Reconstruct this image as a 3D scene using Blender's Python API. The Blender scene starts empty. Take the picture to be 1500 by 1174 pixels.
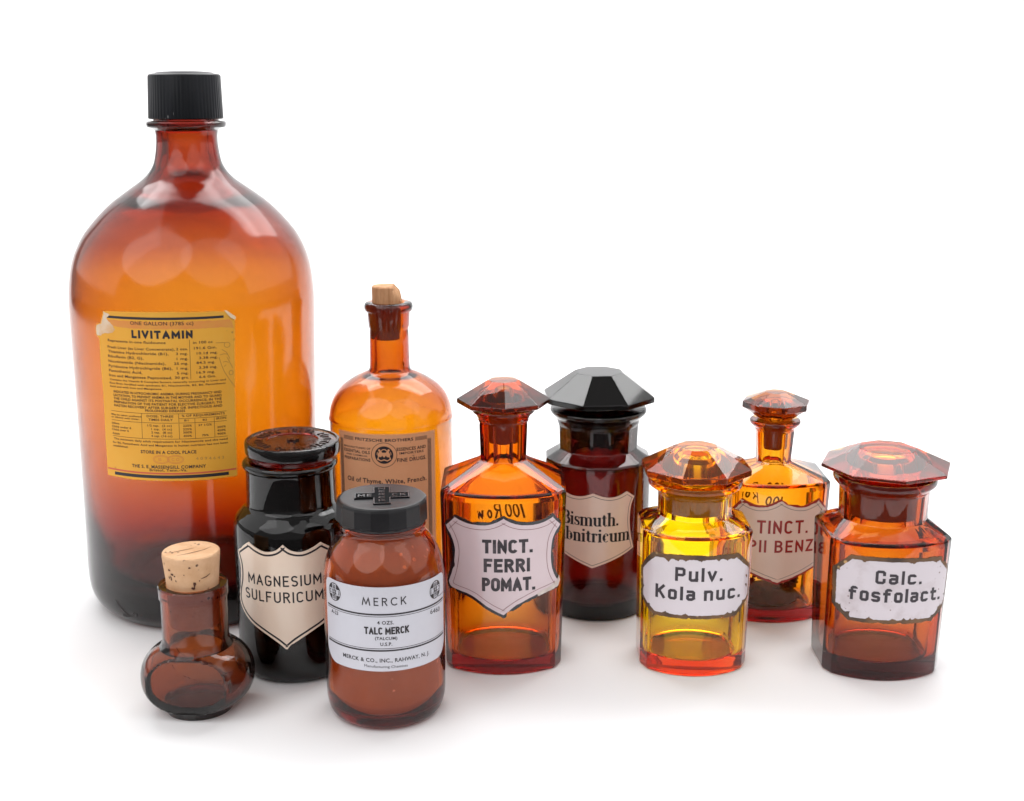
import bpy, bmesh, math, random
from mathutils import Vector, Matrix, geometry
random.seed(7)
R_ = math.radians
sc = bpy.context.scene
col = sc.collection

# ------------------------------------------------------------------ camera
cam_d = bpy.data.cameras.new('camera')
cam = bpy.data.objects.new('camera', cam_d)
col.objects.link(cam)
cam.location = (0, -0.8, 0.34)
cam.rotation_euler = (R_(90 - 13.5), 0, 0)
cam_d.sensor_fit = 'HORIZONTAL'
cam_d.sensor_width = 36.0
cam_d.lens = 36.0 * 1900 / 1500
cam_d.clip_start = 0.01
cam_d.clip_end = 50
sc.camera = cam

# ------------------------------------------------------------------ world, lamps, exposure
w = bpy.data.worlds.new('World')
sc.world = w
w.use_nodes = True
w.node_tree.nodes['Background'].inputs[0].default_value = (1.0, 0.97, 0.97, 1)
w.node_tree.nodes['Background'].inputs[1].default_value = 0.32
sc.view_settings.view_transform = 'Standard'
sc.view_settings.look = 'None'
sc.view_settings.exposure = 0
sc.view_settings.gamma = 1


def area_lamp(name, loc, target, sx, sy, power, colr=(1, 1, 1), shape='RECTANGLE'):
    d = bpy.data.lights.new(name, 'AREA')
    d.shape = shape
    d.size = sx
    d.size_y = sy
    d.energy = power
    d.color = colr
    o = bpy.data.objects.new(name, d)
    col.objects.link(o)
    o.location = loc
    o.rotation_euler = (Vector(target) - Vector(loc)).to_track_quat('-Z', 'Y').to_euler()
    return o


area_lamp('left_side_fill', (-1.75, 0.20, 1.35), (-0.1, 0.15, 0.0), 3.0, 2.6, 20)  # added fill that brightens the paper from the left
area_lamp('right_side_fill', (1.75, 0.20, 1.35), (0.1, 0.15, 0.0), 3.0, 2.6, 19)  # its counterpart on the right, also added to light the paper
area_lamp('high_back_fill', (0.0, 1.02, 1.70), (0, 0.0, 0.0), 2.8, 1.3, 44)  # added floor fill, set high behind so the shoulders barely mirror it
area_lamp('left_front_umbrella', (-1.05, -1.55, 1.80), (-0.1, 0, 0.10), 2.8, 2.8, 30, shape='DISK')
area_lamp('right_front_umbrella', (1.10, -1.55, 1.75), (0.1, 0, 0.10), 2.8, 2.8, 15, shape='DISK')
area_lamp('backdrop_fill', (0.0, 0.70, 1.75), (0, 1.45, 0.50), 2.6, 0.4, 8)  # added fill, lifts the backdrop to clean white

sc.cycles.max_bounces = 24
sc.cycles.transmission_bounces = 24
sc.cycles.glossy_bounces = 10
sc.cycles.diffuse_bounces = 7
sc.cycles.volume_bounces = 0
sc.cycles.sample_clamp_indirect = 8
sc.cycles.sample_clamp_direct = 0
sc.cycles.caustics_refractive = True
sc.cycles.caustics_reflective = False
sc.cycles.blur_glossy = 0.5
sc.cycles.use_denoising = True
try:
    sc.cycles.denoiser = 'OPENIMAGEDENOISE'
    sc.cycles.denoising_input_passes = 'RGB_ALBEDO_NORMAL'
except Exception:
    pass

# ------------------------------------------------------------------ materials


def mat(name):
    m = bpy.data.materials.new(name)
    m.use_nodes = True
    m.node_tree.nodes.clear()
    return m, m.node_tree.nodes, m.node_tree.links


def glass(name, sig, rough=0.0, wave=0.0, wscale=60, dust=0.0, dcol=(0.5, 0.46, 0.44), smear=0.0, ground=0.0):
    """amber glass: refracting surface, absorption in the volume, optional uneven hand-made surface and dust film"""
    m, N, L = mat(name)
    out = N.new('ShaderNodeOutputMaterial')
    g = N.new('ShaderNodeBsdfPrincipled')
    g.inputs['Base Color'].default_value = (1, 1, 1, 1)
    g.inputs['Transmission Weight'].default_value = 1
    g.inputs['IOR'].default_value = 1.5
    g.inputs['Roughness'].default_value = rough
    tc = N.new('ShaderNodeTexCoord')
    surf = g
    if wave > 0:
        nz = N.new('ShaderNodeTexNoise')
        nz.inputs['Scale'].default_value = wscale
        nz.inputs['Detail'].default_value = 1.5
        bp = N.new('ShaderNodeBump')
        bp.inputs['Strength'].default_value = 1.0
        bp.inputs['Distance'].default_value = wave
        L.new(tc.outputs['Object'], nz.inputs['Vector'])
        L.new(nz.outputs['Fac'], bp.inputs['Height'])
        L.new(bp.outputs[0], g.inputs['Normal'])
    if smear > 0:
        n3 = N.new('ShaderNodeTexNoise')
        n3.inputs['Scale'].default_value = 45
        n3.inputs['Detail'].default_value = 6
        mr = N.new('ShaderNodeMapRange')
        mr.inputs[1].default_value = 0.32
        mr.inputs[2].default_value = 0.75
        mr.inputs[3].default_value = rough
        mr.inputs[4].default_value = rough + smear
        L.new(tc.outputs['Object'], n3.inputs['Vector'])
        L.new(n3.outputs['Fac'], mr.inputs[0])
        L.new(mr.outputs[0], g.inputs['Roughness'])
    if dust > 0:
        d = N.new('ShaderNodeBsdfDiffuse')
        d.inputs['Color'].default_value = (*dcol, 1)
        n2 = N.new('ShaderNodeTexNoise')
        n2.inputs['Scale'].default_value = 38
        n2.inputs['Detail'].default_value = 7
        n2.inputs['Roughness'].default_value = 0.65
        mr = N.new('ShaderNodeMapRange')
        mr.inputs[1].default_value = 0.3
        mr.inputs[2].default_value = 0.75
        mr.inputs[3].default_value = dust * 0.45
        mr.inputs[4].default_value = dust * 1.7
        # sparse little specks on top of the film
        vo = N.new('ShaderNodeTexVoronoi')
        vo.inputs['Scale'].default_value = 260
        sp = N.new('ShaderNodeMapRange')
        sp.inputs[1].default_value = 0.05
        sp.inputs[2].default_value = 0.10
        sp.inputs[3].default_value = min(0.5, dust * 6)
        sp.inputs[4].default_value = 0.0
        n4 = N.new('ShaderNodeTexNoise')
        n4.inputs['Scale'].default_value = 30
        gt = N.new('ShaderNodeMath')
        gt.operation = 'GREATER_THAN'
        gt.inputs[1].default_value = 0.60
        mu = N.new('ShaderNodeMath')
        mu.operation = 'MULTIPLY'
        ad = N.new('ShaderNodeMath')
        ad.operation = 'ADD'
        L.new(tc.outputs['Object'], n2.inputs['Vector'])
        L.new(tc.outputs['Object'], vo.inputs['Vector'])
        L.new(tc.outputs['Object'], n4.inputs['Vector'])
        L.new(n2.outputs['Fac'], mr.inputs[0])
        L.new(vo.outputs['Distance'], sp.inputs[0])
        L.new(n4.outputs['Fac'], gt.inputs[0])
        L.new(gt.outputs[0], mu.inputs[0])
        L.new(sp.outputs[0], mu.inputs[1])
        L.new(mu.outputs[0], ad.inputs[0])
        L.new(mr.outputs[0], ad.inputs[1])
        mx = N.new('ShaderNodeMixShader')
        L.new(ad.outputs[0], mx.inputs[0])
        L.new(g.outputs[0], mx.inputs[1])
        L.new(d.outputs[0], mx.inputs[2])
        surf = mx
    if ground > 0:
        tr = N.new('ShaderNodeBsdfTranslucent')
        tr.inputs['Color'].default_value = (*dcol, 1)
        mg = N.new('ShaderNodeMixShader')
        mg.inputs[0].default_value = ground
        L.new(surf.outputs[0], mg.inputs[1])
        df = N.new('ShaderNodeBsdfDiffuse')
        df.inputs['Color'].default_value = (*dcol, 1)
        m2 = N.new('ShaderNodeMixShader')
        m2.inputs[0].default_value = .45
        L.new(tr.outputs[0], m2.inputs[1])
        L.new(df.outputs[0], m2.inputs[2])
        L.new(m2.outputs[0], mg.inputs[2])
        surf = mg
    L.new(surf.outputs[0], out.inputs['Surface'])
    dn = max(sig)
    v = N.new('ShaderNodeVolumeAbsorption')
    v.inputs['Density'].default_value = dn
    v.inputs['Color'].default_value = (1 - sig[0] / dn, 1 - sig[1] / dn, 1 - sig[2] / dn, 1)
    L.new(v.outputs[0], out.inputs['Volume'])
    return m


def solid(name, base, rough=0.5, var=None, vscale=40, detail=5, bump=0.0, bscale=200, coat=0.0, lo=0.35, hi=0.65,
          spots=None, stretch=(1, 1, 1), spec=0.5):
    """opaque surface: base colour mixed with a second one by noise, fine relief, optional dark specks"""
    m, N, L = mat(name)
    out = N.new('ShaderNodeOutputMaterial')
    p = N.new('ShaderNodeBsdfPrincipled')
    p.inputs['Roughness'].default_value = rough
    p.inputs['Base Color'].default_value = (*base, 1)
    p.inputs['Coat Weight'].default_value = coat
    p.inputs['Coat Roughness'].default_value = 0.08
    p.inputs['Specular IOR Level'].default_value = spec
    tc = N.new('ShaderNodeTexCoord')
    mp = N.new('ShaderNodeMapping')
    mp.inputs['Scale'].default_value = stretch
    L.new(tc.outputs['Object'], mp.inputs['Vector'])
    colsock = None
    if var:
        n = N.new('ShaderNodeTexNoise')
        n.inputs['Scale'].default_value = vscale
        n.inputs['Detail'].default_value = detail
        n.inputs['Roughness'].default_value = 0.6
        r = N.new('ShaderNodeValToRGB')
        r.color_ramp.elements[0].position = lo
        r.color_ramp.elements[1].position = hi
        r.color_ramp.elements[0].color = (*base, 1)
        r.color_ramp.elements[1].color = (*var, 1)
        L.new(mp.outputs[0], n.inputs['Vector'])
        L.new(n.outputs['Fac'], r.inputs[0])
        colsock = r.outputs[0]
    if spots:
        scol, sscale, thr, gate = spots
        v = N.new('ShaderNodeTexVoronoi')
        v.inputs['Scale'].default_value = sscale
        v.inputs['Randomness'].default_value = 1
        nn = N.new('ShaderNodeTexNoise')
        nn.inputs['Scale'].default_value = sscale * 0.25
        nn.inputs['Detail'].default_value = 3
        g1 = N.new('ShaderNodeMapRange')
        g1.inputs[1].default_value = thr * 0.6
        g1.inputs[2].default_value = thr
        g1.inputs[3].default_value = 1
        g1.inputs[4].default_value = 0
        g2 = N.new('ShaderNodeMapRange')
        g2.inputs[1].default_value = gate
        g2.inputs[2].default_value = gate + 0.05
        mu = N.new('ShaderNodeMath')
        mu.operation = 'MULTIPLY'
        mx = N.new('ShaderNodeMix')
        mx.data_type = 'RGBA'
        L.new(mp.outputs[0], v.inputs['Vector'])
        L.new(mp.outputs[0], nn.inputs['Vector'])
        L.new(v.outputs['Distance'], g1.inputs[0])
        L.new(nn.outputs['Fac'], g2.inputs[0])
        L.new(g1.outputs[0], mu.inputs[0])
        L.new(g2.outputs[0], mu.inputs[1])
        L.new(mu.outputs[0], mx.inputs[0])
        if colsock:
            L.new(colsock, mx.inputs[6])
        else:
            mx.inputs[6].default_value = (*base, 1)
        mx.inputs[7].default_value = (*scol, 1)
        colsock = mx.outputs[2]
    if colsock:
        L.new(colsock, p.inputs['Base Color'])
    if bump > 0:
        nb = N.new('ShaderNodeTexNoise')
        nb.inputs['Scale'].default_value = bscale
        nb.inputs['Detail'].default_value = 4
        b = N.new('ShaderNodeBump')
        b.inputs['Distance'].default_value = bump
        b.inputs['Strength'].default_value = 1
        L.new(mp.outputs[0], nb.inputs['Vector'])
        L.new(nb.outputs['Fac'], b.inputs['Height'])
        L.new(b.outputs[0], p.inputs['Normal'])
    L.new(p.outputs[0], out.inputs['Surface'])
    return m


# ------------------------------------------------------------------ object helpers


def empty(name, loc, label, cat, group=None, rz=0.0):
    o = bpy.data.objects.new(name, None)
    o.empty_display_size = 0.02
    col.objects.link(o)
    o.location = loc
    o.rotation_euler = (0, 0, rz)
    o['label'] = label
    o['category'] = cat
    if group:
        o['group'] = group
    return o


def link(name, bm, mats, parent=None, smooth=True, sharp=30, bevel=0.0, lean=0.0, label=None, recalc=True):
    if recalc:
        bmesh.ops.recalc_face_normals(bm, faces=bm.faces)
    me = bpy.data.meshes.new(name)
    bm.to_mesh(me)
    bm.free()
    if lean:
        for v in me.vertices:
            v.co.x += lean * v.co.z
    for m in (mats if isinstance(mats, (list, tuple)) else [mats]):
        me.materials.append(m)
    if smooth:
        for p in me.polygons:
            p.use_smooth = True
        me.set_sharp_from_angle(angle=R_(sharp))
    o = bpy.data.objects.new(name, me)
    col.objects.link(o)
    if parent:
        o.parent = parent
    if label:
        o['label'] = label
    if bevel > 0:
        b = o.modifiers.new('edge_wear', 'BEVEL')
        b.width = bevel
        b.segments = 2
        b.limit_method = 'ANGLE'
        b.angle_limit = R_(24)
        b.harden_normals = True
    return o


# rings: fixed number of corners, k points per side, each side straight or bulged
def side_pts(c0, c1, bulge, k):
    d = Vector((c1[0] - c0[0], c1[1] - c0[1]))
    n = Vector((d.y, -d.x))
    if n.length > 1e-9:
        n.normalize()
    return [(c0[0] + d.x * t + n.x * bulge * 4 * t * (1 - t), c0[1] + d.y * t + n.y * bulge * 4 * t * (1 - t))
            for t in [i / k for i in range(k)]]


def ring_reg(n, r, k, flat=False, ph=None, rot=0.0):
    """regular n-gon ring, circumradius r; flat=True keeps straight sides, else rounded to a circle"""
    a0 = (-math.pi / 2 + math.pi / n if ph is None else ph) + rot
    C = [(r * math.cos(a0 + 2 * math.pi * i / n), r * math.sin(a0 + 2 * math.pi * i / n)) for i in range(n)]
    f = {False: 0.0, True: 1.0}.get(flat, flat)
    b = r * (1 - math.cos(math.pi / n)) * (1 - f)
    P = []
    for i in range(n):
        P += side_pts(C[i], C[(i + 1) % n], b, k)
    return P


def ring_body(n, a, b, sag, k, s=1.0, soft=0.0, ch=.0052):
    """jar body: flat sides at x = +-a, front and back slightly convex (sag = how far the middle stands out), corners cut"""
    sagR = (a * a + sag * sag) / (2 * sag)
    ang = math.asin(a / sagR)
    yc = b - sag - ch * .75

    def arc(t, sgn):
        return (sagR * math.sin(ang * t), sgn * (b - sagR + sagR * math.cos(ang * t)))
    f = 1 - ch * .85 / a
    if n == 8:
        C = [arc(f, -1), (a, -yc), (a, yc), arc(f, 1), arc(-f, 1), (-a, yc), (-a, -yc), arc(-f, -1)]
        fl = [0, 0, 0, 1, 0, 0, 0, 1]
    else:
        C = [arc(.30, -1), arc(f, -1), (a, -yc), (a, yc), arc(f, 1), arc(.30, 1),
             arc(-.30, 1), arc(-f, 1), (-a, yc), (-a, -yc), arc(-f, -1), arc(-.30, -1)]
        fl = [1, 0, 0, 0, 1, 1, 1, 0, 0, 0, 1, 1]
    P = []
    for i in range(n):
        c0, c1 = C[i], C[(i + 1) % n]
        h = math.hypot(c1[0] - c0[0], c1[1] - c0[1]) / 2
        bl = (sagR - math.sqrt(max(0, sagR ** 2 - h ** 2))) if fl[i] else soft
        P += side_pts(c0, c1, bl, k)
    return [(x * s, y * s) for x, y in P]


def loft(rings, cap0=True, cap1=True, bm=None, midx=None):
    """rings = [(z, [(x, y)...])...]; closed skin, ends fanned to their centre"""
    bm = bm or bmesh.new()
    V = [[bm.verts.new((x, y, z)) for x, y in P] for z, P in rings]
    n = len(V[0])
    for j in range(len(V) - 1):
        for i in range(n):
            f = bm.faces.new((V[j][i], V[j][(i + 1) % n], V[j + 1][(i + 1) % n], V[j + 1][i]))
            if midx and midx(j):
                f.material_index = midx(j)
    for flag, row, zz in ((cap0, V[0], rings[0][0]), (cap1, V[-1], rings[-1][0])):
        if flag is not False:
            dz = 0 if flag is True else flag
            c = bm.verts.new((sum(v.co.x for v in row) / n, sum(v.co.y for v in row) / n, zz + dz))
            for i in range(n):
                f = bm.faces.new((row[i], row[(i + 1) % n], c))
                if midx and midx(0 if row is V[0] else len(V) - 2):
                    f.material_index = midx(0 if row is V[0] else len(V) - 2)
    return bm


def circ(r, n=96):
    return [(r * math.cos(2 * math.pi * i / n), r * math.sin(2 * math.pi * i / n)) for i in range(n)]


def lathe(prof, n=96, cap0=True, cap1=True, bm=None, midx=None):
    return loft([(z, circ(r, n)) for r, z in prof], cap0, cap1, bm, midx)


def smooth_prof(pts, n=6):
    """Catmull-Rom through profile points [(r, z)...]"""
    out = []
    for i in range(len(pts) - 1):
        p0 = pts[max(i - 1, 0)]
        p1, p2 = pts[i], pts[i + 1]
        p3 = pts[min(i + 2, len(pts) - 1)]
        for j in range(n):
            t = j / n
            out.append(tuple(0.5 * ((2 * p1[q]) + (-p0[q] + p2[q]) * t + (2 * p0[q] - 5 * p1[q] + 4 * p2[q] - p3[q]) * t * t
                                    + (-p0[q] + 3 * p1[q] - 3 * p2[q] + p3[q]) * t ** 3) for q in (0, 1)))
    out.append(tuple(pts[-1]))
    return out


# ------------------------------------------------------------------ label surfaces: (s along the glass, z, height off it) -> point
def surf_cyl(R, lean=0.0):
    def f(s, z, off):
        a = s / R
        return Vector(((R + off) * math.sin(a) + lean * z, -(R + off) * math.cos(a), z))
    return f


def surf_ring(ringfn, back=False):
    """walk along the ring at height z: s = distance from the middle of the front (or back)"""
    cache = {}

    def prep(q):
        if q in cache:
            return cache[q]
        P = ringfn(q * .0005)
        n = len(P)
        best = []
        for i in range(n):
            (x0, y0), (x1, y1) = P[i], P[(i + 1) % n]
            if x0 <= 0 < x1 and y0 < 0:
                t = -x0 / (x1 - x0)
                best.append((y0 + t * (y1 - y0), i))
        y, i0 = min(best)
        def walk(seq):
            out = [(0.0, 0.0, y)]
            for x1, y1 in seq:
                s_, x_, y_ = out[-1]
                d = math.hypot(x1 - x_, y1 - y_)
                if d > 1e-7:
                    out.append((s_ + d, x1, y1))
                if s_ > .055:
                    break
            return out
        R = walk([P[(i0 + 1 + m) % n] for m in range(n // 2)])
        L = walk([P[(i0 - m) % n] for m in range(n // 2)])
        cache[q] = (R, L)
        return cache[q]

    def at(q, s):
        R, L = prep(q)
        W = R if s >= 0 else L
        s = abs(s)
        for m in range(1, len(W)):
            if W[m][0] >= s:
                a, c = W[m - 1], W[m]
                t = (s - a[0]) / (c[0] - a[0])
                return a[1] + t * (c[1] - a[1]), a[2] + t * (c[2] - a[2])
        return W[-1][1:]

    def f(s, z, off):
        q = int(z / .0005)
        t = z / .0005 - q
        x0, y0 = at(q, s)
        x1, y1 = at(q + 1, s)
        x, y = x0 + (x1 - x0) * t, y0 + (y1 - y0) * t
        e = .0012
        xa, ya = at(q, s - e)
        xb, yb = at(q, s + e)
        d = math.hypot(xb - xa, yb - ya)
        x += (yb - ya) / d * off
        y -= (xb - xa) / d * off
        return Vector((-x, -y, z)) if back else Vector((x, y, z))
    return f


def curve_outline(P, n=7):
    """P = [(s, z) or (s, z, 1)]; Catmull-Rom between points marked 1 (corners)"""
    m = len(P)
    out = []
    for i in range(m):
        p1, p2 = P[i], P[(i + 1) % m]
        p0, p3 = P[i - 1], P[(i + 2) % m]
        c1, c2 = len(p1) > 2, len(p2) > 2
        if c1:
            p0 = p1 if not c2 else p1
        if c2:
            p3 = p2
        for j in range(n):
            t = j / n
            out.append(tuple(0.5 * ((2 * p1[q]) + (-p0[q] + p2[q]) * t + (2 * p0[q] - 5 * p1[q] + 4 * p2[q] - p3[q]) * t * t
                                    + (-p0[q] + 3 * p1[q] - 3 * p2[q] + p3[q]) * t ** 3) for q in (0, 1)))
    return out


def inset(P, d):
    n = len(P)
    ar = sum(P[i][0] * P[(i + 1) % n][1] - P[(i + 1) % n][0] * P[i][1] for i in range(n))
    sg = 1 if ar > 0 else -1
    out = []
    for i in range(n):
        e1 = Vector((P[i][0] - P[i - 1][0], P[i][1] - P[i - 1][1]))
        e2 = Vector((P[(i + 1) % n][0] - P[i][0], P[(i + 1) % n][1] - P[i][1]))
        if e1.length < 1e-9 or e2.length < 1e-9:
            out.append(P[i])
            continue
        e1.normalize()
        e2.normalize()
        n1 = Vector((-e1.y, e1.x)) * sg
        n2 = Vector((-e2.y, e2.x)) * sg
        b = n1 + n2
        if b.length < 1e-6:
            b = n1
        b.normalize()
        k = min(2.2, 1 / max(0.3, b.dot(n1)))
        out.append((P[i][0] + b.x * d * k, P[i][1] + b.y * d * k))
    return out


def rough_edge(P, amp, seg=0.0006, seed=1, chips=0, chip=0.0015):
    """break a clean outline into short pieces with a wandering edge and a few chips bitten out"""
    rnd = random.Random(seed)
    n = len(P)
    Q = []
    for i in range(n):
        a, b = Vector(P[i]), Vector(P[(i + 1) % n])
        m = max(1, int((b - a).length / seg))
        for j in range(m):
            Q.append(tuple(a.lerp(b, j / m)))
    m = len(Q)
    dep = [0.0] * m
    wv = [rnd.uniform(0, 6.28) for _ in range(6)]
    for i in range(m):
        dep[i] = amp * (0.5 + 0.5 * sum(math.sin(2 * math.pi * i / m * f + wv[q]) for q, f in enumerate((7, 17, 29, 43, 71, 97))) / 3)
        dep[i] += rnd.uniform(0, amp * 0.5)
    for _ in range(chips):
        c = rnd.randrange(m)
        wd = rnd.randint(1, 4)
        for j in range(-wd, wd + 1):
            dep[(c + j) % m] += chip * rnd.uniform(.4, 1) * (1 - abs(j) / (wd + 1))
    I0 = inset(Q, 0.001)
    return [(q[0] + (i[0] - q[0]) / 0.001 * min(d, .004), q[1] + (i[1] - q[1]) / 0.001 * min(d, .004)) for q, i, d in zip(Q, I0, dep)]


def plate(P, surf, o0, o1, cell=0.0022, holes=None):
    """a thin curved sheet with outline P, lying on surf between heights o0 and o1"""
    s0, s1 = min(p[0] for p in P), max(p[0] for p in P)
    z0, z1 = min(p[1] for p in P), max(p[1] for p in P)
    D = []
    for i in range(len(P)):
        a_, b_ = Vector(P[i]), Vector(P[(i + 1) % len(P)])
        m_ = max(1, int((b_ - a_).length / cell))
        D += [tuple(a_.lerp(b_, j / m_)) for j in range(m_)]
    P = D
    V = [Vector(p) for p in P]
    n = len(V)
    ns = max(2, int((s1 - s0) / cell))
    nz = max(2, int((z1 - z0) / (cell * 2.5)))
    for i in range(1, ns):
        for j in range(1, nz):
            V.append(Vector((s0 + (s1 - s0) * i / ns, z0 + (z1 - z0) * (j + .13 * (i % 2)) / nz)))
    ar = sum(P[i][0] * P[(i + 1) % n][1] - P[(i + 1) % n][0] * P[i][1] for i in range(n))
    face = list(range(n)) if ar > 0 else list(range(n))[::-1]
    ov, oe, of, _, _, _ = geometry.delaunay_2d_cdt(V, [], [face], 1, 1e-7)
    used = sorted({i for f in of for i in f})
    bm = bmesh.new()
    top = {i: bm.verts.new(surf(ov[i].x, ov[i].y, o1)) for i in used}
    bot = {i: bm.verts.new(surf(ov[i].x, ov[i].y, o0)) for i in used}
    cnt = {}
    for f in of:
        f = list(f)
        try:
            bm.faces.new([top[i] for i in f])
            bm.faces.new([bot[i] for i in reversed(f)])
        except ValueError:
            continue
        for a, b in zip(f, f[1:] + f[:1]):
            cnt[(a, b)] = 1
    for (a, b) in cnt:
        if (b, a) not in cnt:
            try:
                bm.faces.new((top[b], top[a], bot[a], bot[b]))
            except ValueError:
                pass
    return bm


def ribbon(bm, pts, w, surf, off, closed=False, seg=0.0012, taper=None):
    """a printed line of width w following pts (s, z)"""
    if closed:
        pts = list(pts) + [pts[0], pts[1]]
    Q = [Vector(pts[0])]
    for a, b in zip(pts, pts[1:]):
        a, b = Vector(a), Vector(b)
        m = max(1, int((b - a).length / seg))
        for j in range(1, m + 1):
            Q.append(a.lerp(b, j / m))
    Q2 = [Q[0]]
    for q in Q[1:]:
        if (q - Q2[-1]).length > 1e-7:
            Q2.append(q)
    Q = Q2
    if len(Q) < 2:
        return
    L, Rr = [], []
    for i, q in enumerate(Q):
        e1 = (q - Q[i - 1]).normalized() if i else (Q[1] - q).normalized()
        e2 = (Q[i + 1] - q).normalized() if i < len(Q) - 1 else e1
        b = e1 + e2
        b = b.normalized() if b.length > 1e-3 else e1
        nn = Vector((-b.y, b.x))
        k = min(1.6, 1 / max(.4, abs(nn.dot(Vector((-e1.y, e1.x))))))
        ww = w * (taper(i / (len(Q) - 1)) if taper else 1)
        L.append(bm.verts.new(surf(q.x + nn.x * ww * k / 2, q.y + nn.y * ww * k / 2, off)))
        Rr.append(bm.verts.new(surf(q.x - nn.x * ww * k / 2, q.y - nn.y * ww * k / 2, off)))
    for i in range(len(Q) - 1):
        bm.faces.new((Rr[i], Rr[i + 1], L[i + 1], L[i]))


def arcp(cx, cy, rx, ry, a0, a1, n=9):
    return [(cx + rx * math.cos(R_(a0 + (a1 - a0) * i / n)), cy + ry * math.sin(R_(a0 + (a1 - a0) * i / n))) for i in range(n + 1)]


# stroke letters; a glyph is (advance, [stroke...]); cap height 1
CAPS = {
    'M': (.66, [[(0, 0), (0, 1), (.33, .25), (.66, 1), (.66, 0)]]),
    'A': (.54, [[(0, 0), (.27, 1), (.54, 0)], [(.09, .30), (.45, .30)]]),
    'G': (.50, [arcp(.25, .74, .25, .26, 15, 180) + arcp(.25, .26, .25, .26, 180, 360) + [(.50, .46), (.30, .46)]]),
    'N': (.48, [[(0, 0), (0, 1), (.48, 0), (.48, 1)]]),
    'E': (.40, [[(.40, 1), (0, 1), (0, 0), (.40, 0)], [(0, .52), (.34, .52)]]),
    'S': (.46, [arcp(.23, .75, .23, .25, 25, 270, 12) + arcp(.23, .25, .23, .25, 90, -155, 12)]),
    'I': (.0, [[(0, 0), (0, 1)]]),
    'U': (.48, [[(0, 1)] + arcp(.24, .26, .24, .26, 180, 360) + [(.48, 1)]]),
    'L': (.36, [[(0, 1), (0, 0), (.36, 0)]]),
    'F': (.40, [[(.40, 1), (0, 1), (0, 0)], [(0, .52), (.32, .52)]]),
    'R': (.46, [[(0, 0), (0, 1)] + arcp(.22, .76, .22, .24, 90, -90) + [(0, .52)], [(.22, .52), (.46, 0)]]),
    'P': (.44, [[(0, 0), (0, 1)] + arcp(.20, .74, .24, .26, 90, -90) + [(0, .48)]]),
    'C': (.46, [arcp(.24, .74, .24, .26, 20, 180) + arcp(.24, .26, .24, .26, 180, 340)]),
    'T': (.48, [[(0, 1), (.48, 1)], [(.24, 1), (.24, 0)]]),
    'O': (.50, [arcp(.25, .74, .25, .26, 0, 180) + arcp(.25, .26, .25, .26, 180, 360) + [(.50, .75)]]),
    'B': (.46, [[(0, 0), (0, 1)] + arcp(.20, .77, .22, .23, 90, -90) + [(0, .54)], [(.20, .54)] + arcp(.21, .27, .25, .27, 90, -90) + [(0, 0)]]),
    'V': (.54, [[(0, 1), (.27, 0), (.54, 1)]]),
    'K': (.46, [[(0, 0), (0, 1)], [(.44, 1), (.03, .40)], [(.16, .58), (.46, 0)]]),
    'Z': (.46, [[(0, 1), (.46, 1), (0, 0), (.46, 0)]]),
    '1': (.05, [[(0, .0), (.05, 1)]]),
    '0': (.44, [arcp(.22, .5, .22, .5, 0, 370, 18)]),
    'o': (.34, [arcp(.17, .26, .17, .26, 0, 370, 14)]),
    'w': (.5, [[(0, .5), (.1, 0), (.25, .45), (.38, 0), (.5, .5)]]),
    '.': (.02, [[(0, 0), (.02, 0)]]),
    ' ': (.22, []),
}
SQ = {
    'P': (.50, [[(0, 0), (0, 1), (.40, 1), (.50, .90), (.50, .54), (.40, .44), (0, .44)]]),
    'u': (.44, [[(0, .70), (0, .10), (.09, 0), (.28, 0), (.44, .12)], [(.44, .70), (.44, 0)]]),
    'l': (.0, [[(0, 0), (0, 1)]]),
    'v': (.44, [[(0, .70), (.21, 0), (.44, .70)]]),
    'K': (.50, [[(0, 0), (0, 1)], [(.48, 1), (.04, .42)], [(.18, .58), (.50, 0)]]),
    'o': (.42, [[(.2, 0), (.34, 0), (.42, .09), (.42, .61), (.34, .70), (.08, .70), (0, .61), (0, .09), (.08, 0), (.22, 0)]]),
    'a': (.42, [[(.03, .70), (.32, .70), (.41, .61), (.41, .08), (.46, 0)], [(.41, .38), (.09, .38), (0, .30), (0, .08), (.08, 0), (.28, 0), (.41, .10)]]),
    'n': (.44, [[(0, 0), (0, .70)], [(0, .58), (.14, .70), (.35, .70), (.44, .61), (.44, 0)]]),
    'c': (.40, [[(.40, .54), (.40, .62), (.32, .70), (.08, .70), (0, .61), (0, .09), (.08, 0), (.32, 0), (.40, .08), (.40, .16)]]),
    'C': (.46, [[(.46, .76), (.46, .90), (.37, 1), (.09, 1), (0, .90), (0, .10), (.09, 0), (.37, 0), (.46, .10), (.46, .26)]]),
    'f': (.40, [[(.42, .88), (.42, .93), (.34, 1), (.20, 1), (.12, .91), (.12, 0)], [(0, .64), (.32, .64)]]),
    's': (.42, [[(.41, .56), (.41, .62), (.33, .70), (.08, .70), (0, .62), (0, .45), (.08, .38), (.34, .33), (.42, .26), (.42, .08), (.34, 0), (.08, 0), (0, .08), (0, .14)]]),
    't': (.32, [[(.11, .94), (.11, .09), (.19, 0), (.34, 0)], [(0, .68), (.32, .68)]]),
    '.': (.01, [[(0, 0), (.02, 0)]]),
    ' ': (.16, []),
}
K_, T_ = .195, .055     # thick and thin strokes of the fat-face letters


def stem(x, y0, y1, foot=True, head=True):
    s = [(K_, [(x, y0), (x, y1)])]
    if foot:
        s.append((T_, [(x - .15, y0 + .02), (x + .15, y0 + .02)]))
    if head:
        s.append((T_ * 1.6, [(x - .16, y1 - .07), (x + .02, y1 - .02)]))
    return s


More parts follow.
